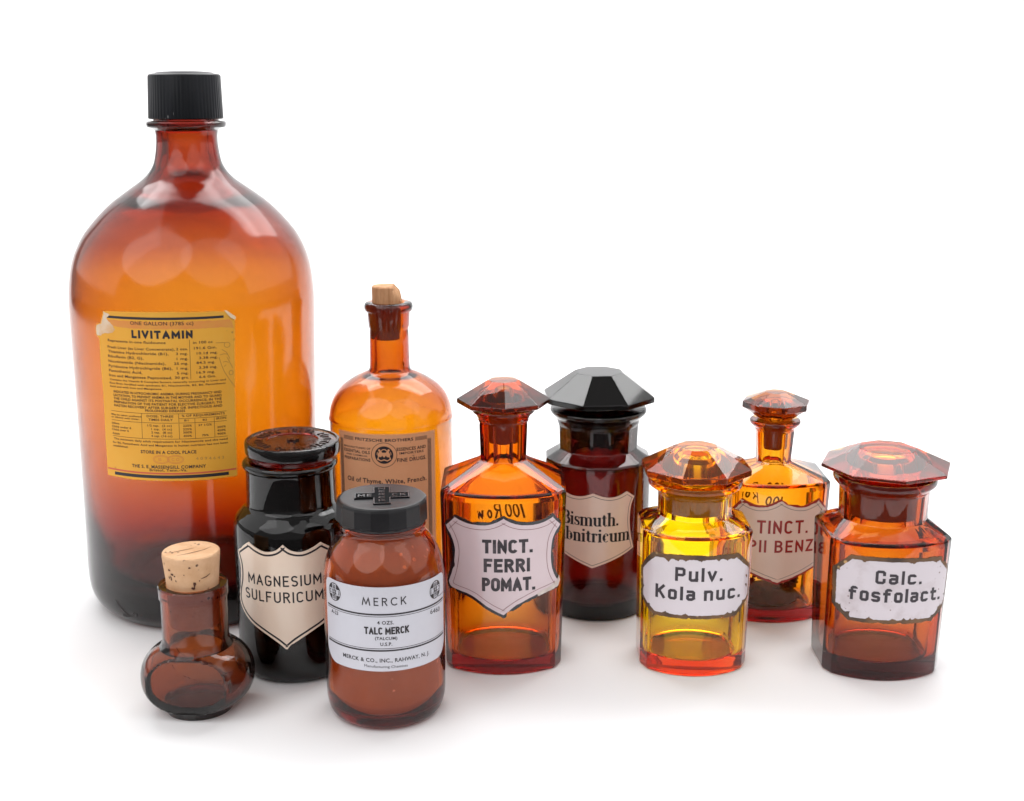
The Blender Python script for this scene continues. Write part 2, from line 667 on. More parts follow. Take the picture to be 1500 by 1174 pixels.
FAT = {
    'B': (.70, stem(.13, 0, 1, False, False) + [(T_, [(0, .98), (.40, .98)]), (T_, [(0, .02), (.42, .02)]), (T_, [(.1, .52), (.40, .52)]),
               (K_, arcp(.36, .75, .20, .20, 75, -75)), (T_, arcp(.36, .75, .22, .235, 95, -95)), (K_, arcp(.38, .27, .24, .20, 75, -75)), (T_, arcp(.38, .27, .26, .25, 95, -95))]),
    'S': (.62, [(T_, arcp(.30, .74, .22, .24, 20, 120)), (K_ * .8, arcp(.30, .74, .20, .22, 110, 250)), (K_, [(.22, .58), (.42, .42)]),
                (K_ * .8, arcp(.32, .26, .20, .22, 70, -60)), (T_, arcp(.32, .26, .24, .24, -50, -160)), (T_ * 1.5, [(.55, .98), (.55, .72)]), (T_ * 1.5, [(.06, .02), (.06, .30)])]),
    'i': (.34, stem(.16, 0, .66) + [(.17, [(.16, .80), (.16, .96)])]),
    's': (.46, [(T_, arcp(.23, .48, .17, .16, 10, 120)), (K_ * .75, arcp(.22, .48, .13, .14, 110, 250)), (K_ * .9, [(.16, .38), (.32, .28)]),
                (K_ * .75, arcp(.25, .17, .13, .14, 70, -60)), (T_, arcp(.24, .17, .18, .15, -50, -170)), (T_ * 1.3, [(.40, .64), (.40, .46)]), (T_ * 1.3, [(.06, .02), (.06, .20)])]),
    'm': (1.02, stem(.16, 0, .66) + stem(.51, 0, .52, True, False) + stem(.86, 0, .52, True, False)
          + [(T_ * 1.3, arcp(.35, .50, .17, .13, 180, 20)), (T_ * 1.3, arcp(.70, .50, .17, .13, 180, 20)), (K_ * .8, arcp(.38, .50, .13, .10, 80, 0)), (K_ * .8, arcp(.73, .50, .13, .10, 80, 0))]),
    'n': (.68, stem(.16, 0, .66) + stem(.51, 0, .52, True, False) + [(T_ * 1.3, arcp(.35, .50, .17, .13, 180, 20)), (K_ * .8, arcp(.38, .50, .13, .10, 80, 0))]),
    'u': (.68, stem(.16, .12, .66, False) + stem(.51, 0, .66, False) + [(T_ * 1.3, arcp(.33, .16, .17, .13, 200, 350)), (K_ * .8, arcp(.28, .16, .12, .10, 180, 270)), (T_ * 1.3, [(.51, .03), (.66, .03)])]),
    't': (.42, [(K_, [(.18, .08), (.18, .80)]), (T_ * 1.2, [(.0, .63), (.36, .63)]), (T_ * 1.4, [(.10, .66), (.18, .86)]), (T_ * 1.4, arcp(.27, .13, .10, .11, 180, 340))]),
    'h': (.68, stem(.16, 0, 1) + stem(.51, 0, .52, True, False) + [(T_ * 1.3, arcp(.35, .50, .17, .13, 180, 20)), (K_ * .8, arcp(.38, .50, .13, .10, 80, 0))]),
    'b': (.62, stem(.14, .02, 1, False) + [(T_, arcp(.32, .33, .20, .31, 160, -160, 16)), (K_, arcp(.34, .33, .15, .22, 65, -65))]),
    'r': (.48, stem(.16, 0, .66) + [(T_ * 1.3, arcp(.32, .48, .15, .15, 180, 60)), (.14, [(.38, .50), (.38, .63)])]),
    'c': (.52, [(K_, arcp(.28, .33, .17, .22, 115, 245)), (T_, arcp(.28, .33, .21, .31, 50, 310, 16)), (.13, [(.39, .46), (.39, .58)])]),
    '.': (.26, [(.17, [(.12, .01), (.12, .17)])]),
}


def stroke_text(bm, txt, font, s0, s1, z0, h, w, surf, off, gap=.24, slant=0.0, z1=None, skip=0):
    """letters from strokes, the line stretched to run from s0 to s1, baseline z0 -> z1, cap height h; w = stroke in cap heights"""
    tot = 0
    for i, c in enumerate(txt):
        tot += font[c][0] + (gap + (w if c != ' ' else 0)) * (i < len(txt) - 1)
    tot += w
    kx = (s1 - s0) / tot
    x = w / 2
    z1 = z0 if z1 is None else z1
    eps = 0
    for i, c in enumerate(txt):
        if i >= skip:
            for st in font[c][1]:
                P = []
                for px, py in st:
                    yy = w / 2 + py * (1 - w)
                    xx = x + px + slant * yy
                    s = s0 + xx * kx
                    P.append((s, z0 + (z1 - z0) * (s - s0) / (s1 - s0) + yy * h))
                eps += 1
                if c != '.' and Vector(P[0]) != Vector(P[-1]):
                    for e0, e1 in ((0, 1), (-1, -2)):
                        d = Vector(P[e0]) - Vector(P[e1])
                        if d.length > .10 * h:
                            d = d.normalized() * w * h / 2
                            P[e0] = (P[e0][0] + d.x, P[e0][1] + d.y)
                if c == '.':
                    m = P[0]
                    P = [(m[0], m[1] - w * h / 2), (m[0], m[1] + w * h / 2)]
                ribbon(bm, P, w * h, surf, off + (eps % 5) * 4e-6)
        x += font[c][0] + gap + (w if c != ' ' else 0)


def fat_text(bm, txt, s0, s1, z0, h, surf, off):
    tot = sum(FAT[c][0] for c in txt)
    kx = (s1 - s0) / tot
    x = 0
    eps = 0
    for c in txt:
        for wd, st in FAT[c][1]:
            P = [(s0 + (x + px) * kx, z0 + py * h) for px, py in st]
            hor = abs(st[-1][1] - st[0][1]) < .03 and len(st) == 2
            eps += 1
            ribbon(bm, P, wd * (h if hor else kx), surf, off + (eps % 7) * 3e-6, seg=.0008)
        x += FAT[c][0]


_tc = {}


def text_mesh(txt, bold):
    key = (txt, bold)
    if key in _tc:
        return _tc[key]
    cu = bpy.data.curves.new('t', 'FONT')
    cu.body = txt
    cu.size = 1
    cu.resolution_u = 2
    cu.offset = bold
    cu.space_character = 1.0 + bold * 4
    cu.fill_mode = 'FRONT'
    ob = bpy.data.objects.new('t', cu)
    col.objects.link(ob)
    dg = bpy.context.evaluated_depsgraph_get()
    me = bpy.data.meshes.new_from_object(ob.evaluated_get(dg))
    V = [tuple(v.co[:2]) for v in me.vertices]
    F = [tuple(p.vertices) for p in me.polygons]
    bpy.data.objects.remove(ob)
    bpy.data.curves.remove(cu)
    bpy.data.meshes.remove(me)
    _tc[key] = (V, F)
    return V, F


def text_fit(bm, txt, s0, z0, s1, z1, h, surf, off, bold=0.0, mirror=False, clip=None):
    V, F = text_mesh(txt, bold)
    HV, _ = text_mesh('H', bold)
    ch = max(v[1] for v in HV) - min(v[1] for v in HV)
    x0, x1 = min(v[0] for v in V), max(v[0] for v in V)
    kx = (s1 - s0) / (x1 - x0)
    vs = []
    for x, y in V:
        s = s0 + (x - x0) * kx
        vs.append(bm.verts.new(surf(s, z0 + (z1 - z0) * (s - s0) / (s1 - s0) + y * h / ch, off)))
    for f in F:
        try:
            bm.faces.new([vs[i] for i in f])
        except ValueError:
            pass


def line(bm, a, b, w, surf, off):
    ribbon(bm, [a, b], w, surf, off)


def blob(bm, cx, cz, rx, rz, surf, off, n=20):
    c = bm.verts.new(surf(cx, cz, off))
    V = [bm.verts.new(surf(cx + rx * math.cos(2 * math.pi * i / n), cz + rz * math.sin(2 * math.pi * i / n), off)) for i in range(n)]
    for i in range(n):
        bm.faces.new((c, V[i], V[(i + 1) % n]))


def poly(bm, P, surf, off):
    bm.faces.new([bm.verts.new(surf(s, z, off)) for s, z in P])


INK = solid('printing_ink', (.022, .018, .022), .55)
INKB = solid('brown_printing_ink', (.045, .018, .014), .6)
INKP = solid('faint_pencil_ink', (.30, .15, .045), .8)

# ------------------------------------------------------------------ setting: white paper sweep
def build_sweep():
    P = [(-.34, 0.0), (.1, 0.0)]
    n = 16
    y1, rad, top = 1.05, 0.45, 1.9
    for i in range(n + 1):
        a = R_(90 * i / n)
        P.append((y1 + rad * math.sin(a), rad - rad * math.cos(a)))
    P.append((y1 + rad, top))
    bm = bmesh.new()
    rows = []
    for y, z in P:
        rows.append([bm.verts.new((x, y, z)) for x in (-1.5, -.75, 0, .75, 1.5)])
    for a, b in zip(rows, rows[1:]):
        for i in range(4):
            bm.faces.new((a[i], a[i + 1], b[i + 1], b[i]))
    o = link('floor', bm, solid('white_paper_sweep', (.86, .86, .86), .7, var=(.83, .83, .84), vscale=3, spec=0.15), sharp=80, recalc=False)
    o['kind'] = 'structure'
    o['label'] = 'white seamless paper surface under and behind the bottles'


build_sweep()
bm = bmesh.new()
bm.faces.new([bm.verts.new(p) for p in ((-3, -3, -.006), (3, -3, -.006), (3, 1.4, -.006), (-3, 1.4, -.006))])
o = link('dark_underplane', bm, solid('dark_reflected_plane', (.045, .04, .04), .6, var=(.06, .05, .05), vscale=12), recalc=False, smooth=False)  # unseen plane, added so the upright glass mirrors something dark
o['kind'] = 'structure'
o['label'] = 'unseen dark plane under the white paper, added to darken reflections in the glass'

# ------------------------------------------------------------------ shared materials
M_gal = glass('amber_glass_of_the_gallon_bottle', (88, 262, 900), .08, 3e-5, 30, .016, (.40, .30, .28), smear=.08)
M_fri = glass('amber_glass_of_the_oil_bottle', (72, 245, 1100), .03, 4e-5, 40, .02, smear=.04)
M_fla = glass('brown_glass_of_the_flask', (140, 340, 620), .02, 6e-5, 120, .010, (.42, .34, .30), smear=.10)
M_mag = glass('near_black_glass', (900, 1400, 1500), .02, 3e-5, 50, .0)
M_mlid = glass('dark_red_brown_lid_glass', (55, 320, 600), .02, 2e-5, 60, .006)
M_mer = glass('brown_glass_of_the_talc_jar', (38, 275, 620), .03, 3e-5, 60, .010)
M_fer = glass('orange_amber_glass', (36, 180, 700), .0, 4e-5, 45, .006)
M_bis = glass('very_dark_red_glass', (290, 820, 1000), .0, 2e-5, 45, .004)
M_bstop = glass('black_stopper_glass', (1500, 1800, 1800), .05, 0, 45, .004)
M_pul = glass('yellow_amber_glass', (8, 56, 700), .0, 3e-5, 40, .004)
M_pstop = glass('orange_stopper_glass', (10, 50, 220), .0, 2e-5, 50, .05, (.85, .36, .12))
M_pplug = glass('ground_orange_plug_glass', (4, 30, 160), .28, 0, 50, .0, (.99, .60, .20), ground=.96)
M_ben = glass('amber_glass_of_the_narrow_bottle', (34, 150, 600), .0, 4e-5, 45, .006)
M_bnstop = glass('red_brown_stopper_glass', (40, 100, 260), .0, 2e-5, 50, .03, (.50, .15, .08))
M_bnplug = glass('ground_red_brown_plug_glass', (34, 130, 300), .35, 0, 50, .0, (.92, .42, .20), ground=.96)
M_cal = glass('brown_amber_glass', (58, 215, 650), .0, 3e-5, 40, .006)
M_cstop = glass('red_amber_stopper_glass', (18, 96, 280), .0, 2e-5, 50, .03, (.66, .22, .10))
M_cplug = glass('ground_red_amber_plug_glass', (34, 110, 300), .35, 0, 50, .0, (.95, .50, .28), ground=.96)
M_black = solid('black_bakelite', (.004, .005, .007), .30, spec=.22, var=(.012, .013, .018), vscale=18, lo=.45, hi=.7, stretch=(2.2, 2.2, .35),
                spots=((.30, .30, .30), 300, .13, .57), bump=2e-5, bscale=300)
M_cork = solid('natural_cork', (.70, .44, .26), .85, var=(.58, .33, .17), vscale=90, lo=.35, hi=.7, bump=2.5e-4, bscale=520,
               spots=((.06, .028, .018), 330, .34, .58))
M_cork2 = solid('brown_grained_cork', (.68, .38, .20), .85, var=(.46, .22, .10), vscale=70, lo=.35, hi=.65, bump=2.5e-4, bscale=400,
                spots=((.10, .04, .02), 300, .25, .60), stretch=(4, 4, .5))


# ------------------------------------------------------------------ 1. gallon bottle with the LIVITAMIN label
GL = 0.0137
T = empty('large_bottle', (-.2120, .0452, 0), 'tallest amber glass bottle with ribbed black screw cap and yellow paper label', 'bottle')
op = [(.0, .004), (.040, .003), (.056, .0006), (.0615, .0), (.066, .0014)]
op += smooth_prof([(.066, .0014), (.0735, .0095), (.0768, .022), (.0772, .045)], 6)[1:]
op += [(.0773, .09), (.0779, .14), (.0785, .19)]
op += smooth_prof([(.0785, .19), (.0783, .212), (.0752, .232), (.0685, .2475), (.0595, .2590), (.0495, .2690), (.038, .2775), (.0278, .2850), (.0222, .2925), (.0202, .3000), (.0193, .3070)], 7)[1:]
op += [(.0193, .3115), (.0198, .3146), (.0222, .3160), (.0244, .3166), (.0249, .3178), (.0249, .3192), (.0240, .3202), (.0205, .3206), (.0203, .3230), (.0203, .3460), (.0198, .3466)]
ip = [(.0140, .3466), (.0136, .3440), (.0128, .3070)]
ip += smooth_prof([(.0128, .3070), (.0133, .2990), (.0150, .2920), (.0195, .2825), (.031, .2720), (.0448, .2642), (.0560, .2542), (.0657, .2424), (.0722, .2286), (.0748, .2095), (.0750, .19)], 6)[1:]
ip += [(.0746, .14), (.0736, .10)]
ip += smooth_prof([(.0736, .10), (.0722, .072), (.0695, .050), (.0660, .0325), (.0575, .0210), (.040, .0155), (.020, .0170), (.0001, .0185)], 6)[1:]
bm = lathe(op[1:] + ip[:-1], 128)
link('glass_body', bm, M_gal, T, sharp=40, lean=GL)

# ribbed cap
n = 180
def capring(r, amp, z):
    return (z, [((r + (amp if (i % 3) else -amp)) * math.cos(2 * math.pi * i / n), (r + (amp if (i % 3) else -amp)) * math.sin(2 * math.pi * i / n)) for i in range(n)])
bm = loft([capring(.0218, 0, .3222), capring(.0229, 0, .3216), capring(.02325, .00012, .3222), capring(.0224, .00012, .3478), capring(.0222, 0, .3487),
           capring(.0214, 0, .3493), capring(.0180, 0, .3498), capring(.0175, 0, .3502), capring(.0150, 0, .3506), capring(.006, 0, .3513)], cap0=False, cap1=.0001)
link('screw_cap', bm, M_black, T, sharp=28, lean=GL)
bm = bmesh.new()
flat = lambda s, z, off: Vector((s, z, off))
for k in range(7):
    stroke_text(bm, 'IO'[k % 2], CAPS, -.0064 + k * .0018, -.0054 + k * .0018, -.002, .004, .2, flat, .35145 - .00002 * abs(k - 3), gap=.2)

SG = surf_cyl(.0786, GL)
YEL = solid('yellowed_label_paper', (.76, .35, .026), .62, var=(.78, .40, .045), vscale=22, detail=6, bump=4e-5, bscale=160,
            spots=((.42, .20, .03), 200, .18, .62))
OUT = [(-.0402, .2095), (-.028, .2102), (.0039, .2106), (.030, .2101), (.0385, .2093), (.0428, .2060), (.0428, .200), (.0413, .159), (.0409, .1052), (.0205, .1047), (.0005, .1048),
       (-.025, .1047), (-.0448, .1051), (-.0448, .13), (-.0445, .1546), (-.0452, .180), (-.0450, .1925), (-.0473, .1932), (-.0480, .1985), (-.0470, .2008), (-.0430, .2020), (-.0412, .2070)]
OUT = rough_edge(OUT, .00022, .0012, 3)
lab = link('label', plate(OUT, SG, 1e-4, 2.6e-4), YEL, T, sharp=50)
# torn white corner, folded corner, stained strips
WP = solid('torn_white_paper', (.74, .60, .46), .8, var=(.66, .40, .20), vscale=90, bump=1e-4, bscale=300)
tear = rough_edge([(-.0398, .2092), (-.034, .2080), (-.0375, .2050), (-.0335, .2020), (-.031, .1985), (-.0335, .1960), (-.0400, .1955), (-.0435, .1936), (-.0470, .1935), (-.0477, .1985), (-.0466, .2006), (-.0426, .2018), (-.0408, .2065)], .0005, .0007, 5)
link('torn_corner', plate(tear, SG, 2.7e-4, 3.6e-4), WP, lab, sharp=50)
fold = [(.0362, .2102), (.0380, .2098), (.0430, .2058), (.0428, .2040), (.0402, .2052), (.0385, .2072)]
link('folded_corner', plate(fold, lambda s, z, o: SG(s, z, o + max(0, (s - .036)) * .12), 3e-4, 5e-4), solid('paper_back', (.80, .62, .42), .7), lab, sharp=50)
ORG = solid('orange_printed_band', (.70, .235, .055), .62, var=(.70, .33, .05), vscale=60, detail=5, lo=.35, hi=.7)
link('orange_band', plate(rough_edge([(-.0405, .2046), (.0395, .2046), (.0410, .2030), (.0418, .1988), (.034, .1996), (-.024, .1998), (-.034, .2008)], .0003, .001, 8), SG, 2.7e-4, 3.0e-4), ORG, lab, sharp=50)
bm = bmesh.new()
ribbon(bm, [(-.0440, .1100), (-.02, .1097), (.01, .1096), (.0404, .1100)], .0011, SG, 3.0e-4)
link('red_rule', bm, solid('red_ink', (.62, .12, .05), .6), lab, recalc=False, smooth=False)
bm = bmesh.new()
ribbon(bm, [(-.0375, .2062), (-.02, .2063), (.0359, .2063)], .0015, SG, 3.3e-4)
link('black_bar', bm, INK, lab, recalc=False, smooth=False)
bm = bmesh.new()
ribbon(bm, [(-.0382, .1075), (0, .1075), (.0354, .1077)], .0020, SG, 3.3e-4)
link('black_bar', bm, INK, lab, recalc=False, smooth=False)
GT = [
    ('ONE GALLON (3785 cc)', -0.02050, 0.20236, 0.01797, 0.20228, 0.00218),
    ('LIVITAMIN', -0.02007, 0.19371, 0.01735, 0.19454, 0.00497),
    ('Represents in one fluidounce', -0.03751, 0.19091, 0.00113, 0.19108, 0.00160),
    ('in 100 cc', 0.01721, 0.19102, 0.02872, 0.19037, 0.00160),
    ('Fresh Liver (as Liver Concentrate),', -0.03791, 0.18684, 0.00637, 0.18703, 0.00160),
    ('2 ozs.', 0.00709, 0.18715, 0.01404, 0.18696, 0.00147),
    ('191.6 Gm.', 0.01760, 0.18743, 0.03094, 0.18699, 0.00160),
    ('Thiamine Hydrochloride (B1),', -0.03777, 0.18405, 0.00250, 0.18419, 0.00161),
    ('3 mg.', 0.00692, 0.18425, 0.01388, 0.18407, 0.00148),
    ('10.14 mg.', 0.01908, 0.18428, 0.03150, 0.18385, 0.00148),
    ('Riboflavin (B2, G),', -0.03806, 0.18104, -0.01301, 0.18132, 0.00162),
    ('1 mg.', 0.00721, 0.18117, 0.01400, 0.18098, 0.00148),
    ('3.38 mg.', 0.02039, 0.18131, 0.03136, 0.18101, 0.00148),
    ('Nicotinamide (Niacinamide),', -0.03794, 0.17811, 0.00057, 0.17815, 0.00161),
    ('25 mg.', 0.00555, 0.17823, 0.01383, 0.17801, 0.00148),
    ('84.5 mg.', 0.01875, 0.17842, 0.02975, 0.17802, 0.00148),
    ('Pyridoxine Hydrochloride (B6),', -0.03799, 0.17498, 0.00448, 0.17521, 0.00162),
    ('1 mg.', 0.00699, 0.17530, 0.01385, 0.17510, 0.00148),
    ('3.38 mg.', 0.02007, 0.17543, 0.03092, 0.17500, 0.00149),
    ('Pantothenic Acid,', -0.03794, 0.17217, -0.01429, 0.17229, 0.00163),
    ('5 mg.', 0.00699, 0.17232, 0.01380, 0.17212, 0.00149),
    ('16.9 mg.', 0.01854, 0.17241, 0.02943, 0.17200, 0.00149),
    ('Iron and Manganese Peptonized,', -0.03813, 0.16933, 0.00400, 0.16926, 0.00162),
    ('30 grs.', 0.00564, 0.16961, 0.01394, 0.16938, 0.00149),
    ('6.6 Gm.', 0.01999, 0.16965, 0.03001, 0.16927, 0.00149),
    ('Contains the Vitamin B Complex factors naturally occurring in Liver and', -0.03762, 0.16693, 0.03570, 0.16687, 0.00112),
    ('Rice Bran, fortified with synthetic B1, Niacinamide, B2, B6, Pantothenic', -0.03799, 0.16475, 0.03559, 0.16468, 0.00112),
    ('Acid and with Iron and Manganese.', -0.03805, 0.16241, -0.00233, 0.16280, 0.00113),
    ('INDICATED IN HYPOCHROMIC ANEMIA; DURING PREGNANCY AND', -0.03527, 0.15922, 0.03285, 0.15946, 0.00150),
    ('LACTATION, TO PREVENT ANEMIA IN THE MOTHER AND TO GUARD', -0.03546, 0.15712, 0.03286, 0.15719, 0.00150),
    ('THE CHILD AGAINST ITS POSTNATAL OCCURRENCE; IN THE', -0.03550, 0.15497, 0.03275, 0.15506, 0.00150),
    ('PREPARATION OF THE PATIENT FOR ELECTIVE SURGERY; TO', -0.03546, 0.15282, 0.03294, 0.15283, 0.00150),
    ('HASTEN RECOVERY AFTER SURGERY OR INFECTIOUS AND', -0.03551, 0.15060, 0.03302, 0.15073, 0.00151),
    ('PROLONGED DISEASES', -0.01366, 0.14885, 0.01080, 0.14864, 0.00151),
    ('May be taken undiluted', -0.03810, 0.14471, -0.01656, 0.14518, 0.00102),
    ('or diluted with water.', -0.03826, 0.14303, -0.01768, 0.14353, 0.00102),
    ('DOSE: THREE', -0.01294, 0.14522, 0.00360, 0.14547, 0.00139),
    ('TIMES DAILY', -0.01191, 0.14324, 0.00315, 0.14308, 0.00139),
    ('% OF REQUIREMENTS', 0.00861, 0.14588, 0.03428, 0.14539, 0.00139),
    ('IRON', 0.02906, 0.14287, 0.03507, 0.14257, 0.00139),
    ('B1', 0.01006, 0.14293, 0.01244, 0.14272, 0.00113),
    ('B2', 0.02098, 0.14276, 0.02348, 0.14258, 0.00114),
    ('Infant', -0.03815, 0.13902, -0.03233, 0.13949, 0.00129),
    ('Child under 6', -0.03820, 0.13678, -0.02379, 0.13747, 0.00129),
    ('Child over 6', -0.03839, 0.13483, -0.02558, 0.13555, 0.00129),
    ('Adult', -0.03819, 0.13249, -0.03253, 0.13283, 0.00129),
    ('1/2 tsp.  (2 cc)', -0.01282, 0.13941, 0.00234, 0.13968, 0.00127),
    ('1 tsp.  (4 cc)', -0.01039, 0.13722, 0.00239, 0.13740, 0.00127),
    ('2 tsp.  (8 cc)', -0.01052, 0.13519, 0.00238, 0.13524, 0.00127),
    ('4 tsp. (16 cc)', -0.01067, 0.13296, 0.00243, 0.13302, 0.00127),
    ('225%', 0.00915, 0.13955, 0.01434, 0.13934, 0.00126),
    ('225%', 0.00902, 0.13727, 0.01421, 0.13707, 0.00126),
    ('300%', 0.00902, 0.13524, 0.01428, 0.13503, 0.00127),
    ('450%', 0.00907, 0.13302, 0.01415, 0.13281, 0.00127),
    ('37 1/2%', 0.01823, 0.13958, 0.02614, 0.13919, 0.00126),
    ('75%', 0.02015, 0.13291, 0.02405, 0.13281, 0.00127),
    ('200%', 0.02945, 0.13742, 0.03461, 0.13720, 0.00127),
    ('450%', 0.02934, 0.13533, 0.03449, 0.13498, 0.00127),
    ('900%', 0.02935, 0.13316, 0.03457, 0.13279, 0.00127),
    ('The minimum daily adult requirement for Niacinamide and the need', -0.03726, 0.12920, 0.03546, 0.12961, 0.00127),
    ('for B6, Pantothenic Acid and Manganese in human nutrition has not been', -0.03832, 0.12681, 0.03553, 0.12716, 0.00127),
    ('established.', -0.03813, 0.12445, -0.02678, 0.12521, 0.00130),
    ('STORE IN A COOL PLACE', -0.01808, 0.12225, 0.01639, 0.12236, 0.00204),
    ('THE S. E. MASSENGILL COMPANY', -0.02473, 0.11267, 0.02174, 0.11312, 0.00205),
    ('Bristol, Tenn.-Va.', -0.01289, 0.11093, 0.01048, 0.11116, 0.00167),
]
bm = bmesh.new()
for t, s0, z0, s1, z1, h in GT:
    caps = t.upper() == t and any(c.isalpha() for c in t)
    b = .022 if (caps and h > .0014 and 'DOSE' not in t) else .012
    zz = (z0 + z1) / 2
    if t == 'LIVITAMIN':
        bl = bmesh.new()
        stroke_text(bl, t, CAPS, s0, s1, zz, h, .27, SG, 3.6e-4, gap=.14)
        link('title_print', bl, INK, lab, recalc=False, smooth=False)
        continue
    if b > .02 and h > .0019:
        bl = bmesh.new()
        text_fit(bl, t, s0, zz, s1, zz, h, SG, 3.6e-4, b)
        link('heading_print', bl, INK, lab, recalc=False, smooth=False)
    else:
        text_fit(bm, t, s0, zz, s1, zz, h, SG, 3.6e-4, b)
for a, b in [((-.0381, .1476), (.0355, .1476)), ((-.0381, .1418), (.0062, .1418)), ((.0067, .1418), (.0353, .1415)), ((-.0381, .1317), (.0355, .1317)),
             ((-.0163, .1476), (-.0165, .1317)), ((.0068, .1476), (.0067, .1317)), ((.0163, .1444), (.0162, .1317)), ((.0278, .1444), (.0278, .1317)),
             ((.0068, .1446), (.0355, .1446)), ((.0152, .1932), (.0150, .1688))]:
    line(bm, a, b, .00020, SG, 3.55e-4)
link('fine_print', bm, INKB, lab, recalc=False, smooth=False)
bm = bmesh.new()
for P in ([(.0306, .1905), (.0363, .1903)], arcp(.0374, .1888, .0018, .0016, 120, 470, 14), [(.0328, .1829), (.0350, .1834), (.0378, .1830)], [(.0340, .1862), (.0368, .1843), (.0388, .1800)],
          [(.0322, .1815), (.0334, .1770), (.0350, .1724), (.0378, .1675), (.0416, .1617)], [(.0370, .1812), (.0388, .1775), (.0403, .1742)], [(.0345, .1783), (.0362, .1786), (.0380, .1778)],
          [(.0350, .1755), (.0364, .1765)], arcp(.0392, .1713, .0013, .0014, 0, 360, 12)):
    ribbon(bm, P, .00022, SG, 3.7e-4)
link('handwriting', bm, INKP, lab, recalc=False, smooth=False)
bm = bmesh.new()
for cx in (-.0052, .0036):
    ribbon(bm, arcp(cx, .1187, .0050, .0026, 0, 360, 26), .0003, SG, 3.5e-4)
    ribbon(bm, arcp(cx, .1187, .0043, .0020, 0, 360, 26), .0002, SG, 3.52e-4)
stroke_text(bm, 'S.', CAPS, -.0072, -.0032, .1178, .0018, .16, SG, 3.5e-4)
stroke_text(bm, 'CO', CAPS, .0012, .0060, .1178, .0018, .16, SG, 3.5e-4)
link('stamp', bm, solid('faded_red_stamp', (.66, .24, .05), .7), lab, recalc=False, smooth=False)
bm = bmesh.new()
text_fit(bm, '4 0 9 4 6 4 3', .0159, .1180, .0328, .1174, .0018, SG, 3.5e-4, 0)
link('stamped_number', bm, solid('faded_grey_ink', (.42, .22, .05), .7), lab, recalc=False, smooth=False)

# raised script low on the glass
def SH(s, z, off):
    K = ((.0014, .066), (.0045, .0705), (.0095, .0735), (.0150, .0756), (.0220, .0768), (.04, .0772))
    for (z0, r0), (z1, r1) in zip(K, K[1:]):
        if z <= z1:
            break
    r = r0 + (r1 - r0) * (z - z0) / (z1 - z0) + off
    return Vector((r * math.sin(s / .074), -r * math.cos(s / .074), z))
bm = bmesh.new()
for P in ([(-0.0415, 0.0190), (-0.0440, 0.0205), (-0.0425, 0.0180), (-0.0385, 0.0135), (-0.0355, 0.0100), (-0.0395, 0.0090), (-0.0415, 0.0100), (-0.0385, 0.0105), (-0.0335, 0.0115), (-0.0310, 0.0135), (-0.0325, 0.0115), (-0.0320, 0.0105), (-0.0295, 0.0120), (-0.0285, 0.0133), (-0.0285, 0.0107), (-0.0260, 0.0127), (-0.0250, 0.0123)],
          ):
    Q = [Vector(p) for p in smooth_prof(P, 5)]
    pr = None
    for q in Q:
        c = SH(q.x, q.y, 1e-4)
        rg = []
        for i in range(6):
            a = i * math.pi / 3
            rg.append(bm.verts.new(c + Vector((.0004 * math.cos(a), .00025 * math.sin(a), .0004 * math.sin(a)))))
        if pr:
            for i in range(6):
                bm.faces.new((pr[i], pr[(i + 1) % 6], rg[(i + 1) % 6], rg[i]))
        else:
            bm.faces.new(rg[::-1])
        pr = rg
    bm.faces.new(pr)
link('raised_script', bm, solid('dark_raised_glass', (.018, .012, .012), .32), T)

# ------------------------------------------------------------------ 2. corked oil bottle
T = empty('oil_bottle', (-.0821, .0528, 0), 'amber bottle with long neck, broken cork and tan paper label about oil of thyme', 'bottle')
op = [(.025, .003), (.034, .0006), (.036, 0), (.0385, .0012)]
op += smooth_prof([(.0385, .0012), (.0408, .006), (.0415, .014), (.0416, .04)], 5)[1:]
op += [(.0417, .09), (.0418, .1245), (.04205, .1250), (.04205, .1254), (.04175, .1259)]
op += smooth_prof([(.04175, .1259), (.0405, .1330), (.0375, .1400), (.0325, .1460), (.0255, .1510), (.0185, .1545), (.0150, .1562), (.0137, .1585), (.0134, .1630)], 6)[1:]
op += [(.0132, .175), (.0131, .1842), (.0129, .1850), (.0137, .1870), (.0142, .1955), (.0143, .1965)]
op += [(.0143 + .0020 * math.sin(R_(a)), .1996 - .0032 * math.cos(R_(a))) for a in range(15, 170, 15)]
op += [(.0125, .2030), (.0108, .2026), (.0098, .2012), (.0092, .198), (.0085, .165), (.0088, .1570)]
op += smooth_prof([(.0088, .1570), (.0118, .1528), (.0200, .1500), (.0290, .1440), (.0345, .1375), (.0378, .1300), (.0388, .1220)], 5)[1:]
op += [(.0387, .09), (.0386, .04)]
op += smooth_prof([(.0386, .04), (.0383, .014), (.034, .0078), (.024, .0080), (.010, .0095)], 5)[1:]
link('glass_body', lathe(op, 112), M_fri, T, sharp=40)
# broken cork
n = 40
rows = []
rnd = random.Random(4)
for j, z in enumerate((.178, .186, .196, .2035, .2055, .2080, .2105, .2128)):
    rr = .0080 + .0019 * min(1, (z - .178) / .026)
    P = []
    for i in range(n):
        a = 2 * math.pi * i / n
        x, y = rr * math.cos(a), rr * math.sin(a)
        if z > .2040:
            lim = .0100 - (z - .2040) * .60 + rnd.uniform(-.0011, .0011) + .0011 * math.sin(y * 900 + z * 2500)
            if x > lim:
                x = lim
        P.append((x - .0009, y))
    rows.append((z, P))
rows.append((.2136, [(x * .93 - .00006, y * .93) for x, y in rows[-1][1]]))
link('cork', loft(rows), M_cork2, T, sharp=35)
SF = surf_cyl(.0418)
TAN = solid('tan_label_paper', (.84, .42, .22), .7, var=(.76, .36, .18), vscale=30, bump=3e-5, bscale=150, spots=((.40, .2, .1), 220, .15, .64))
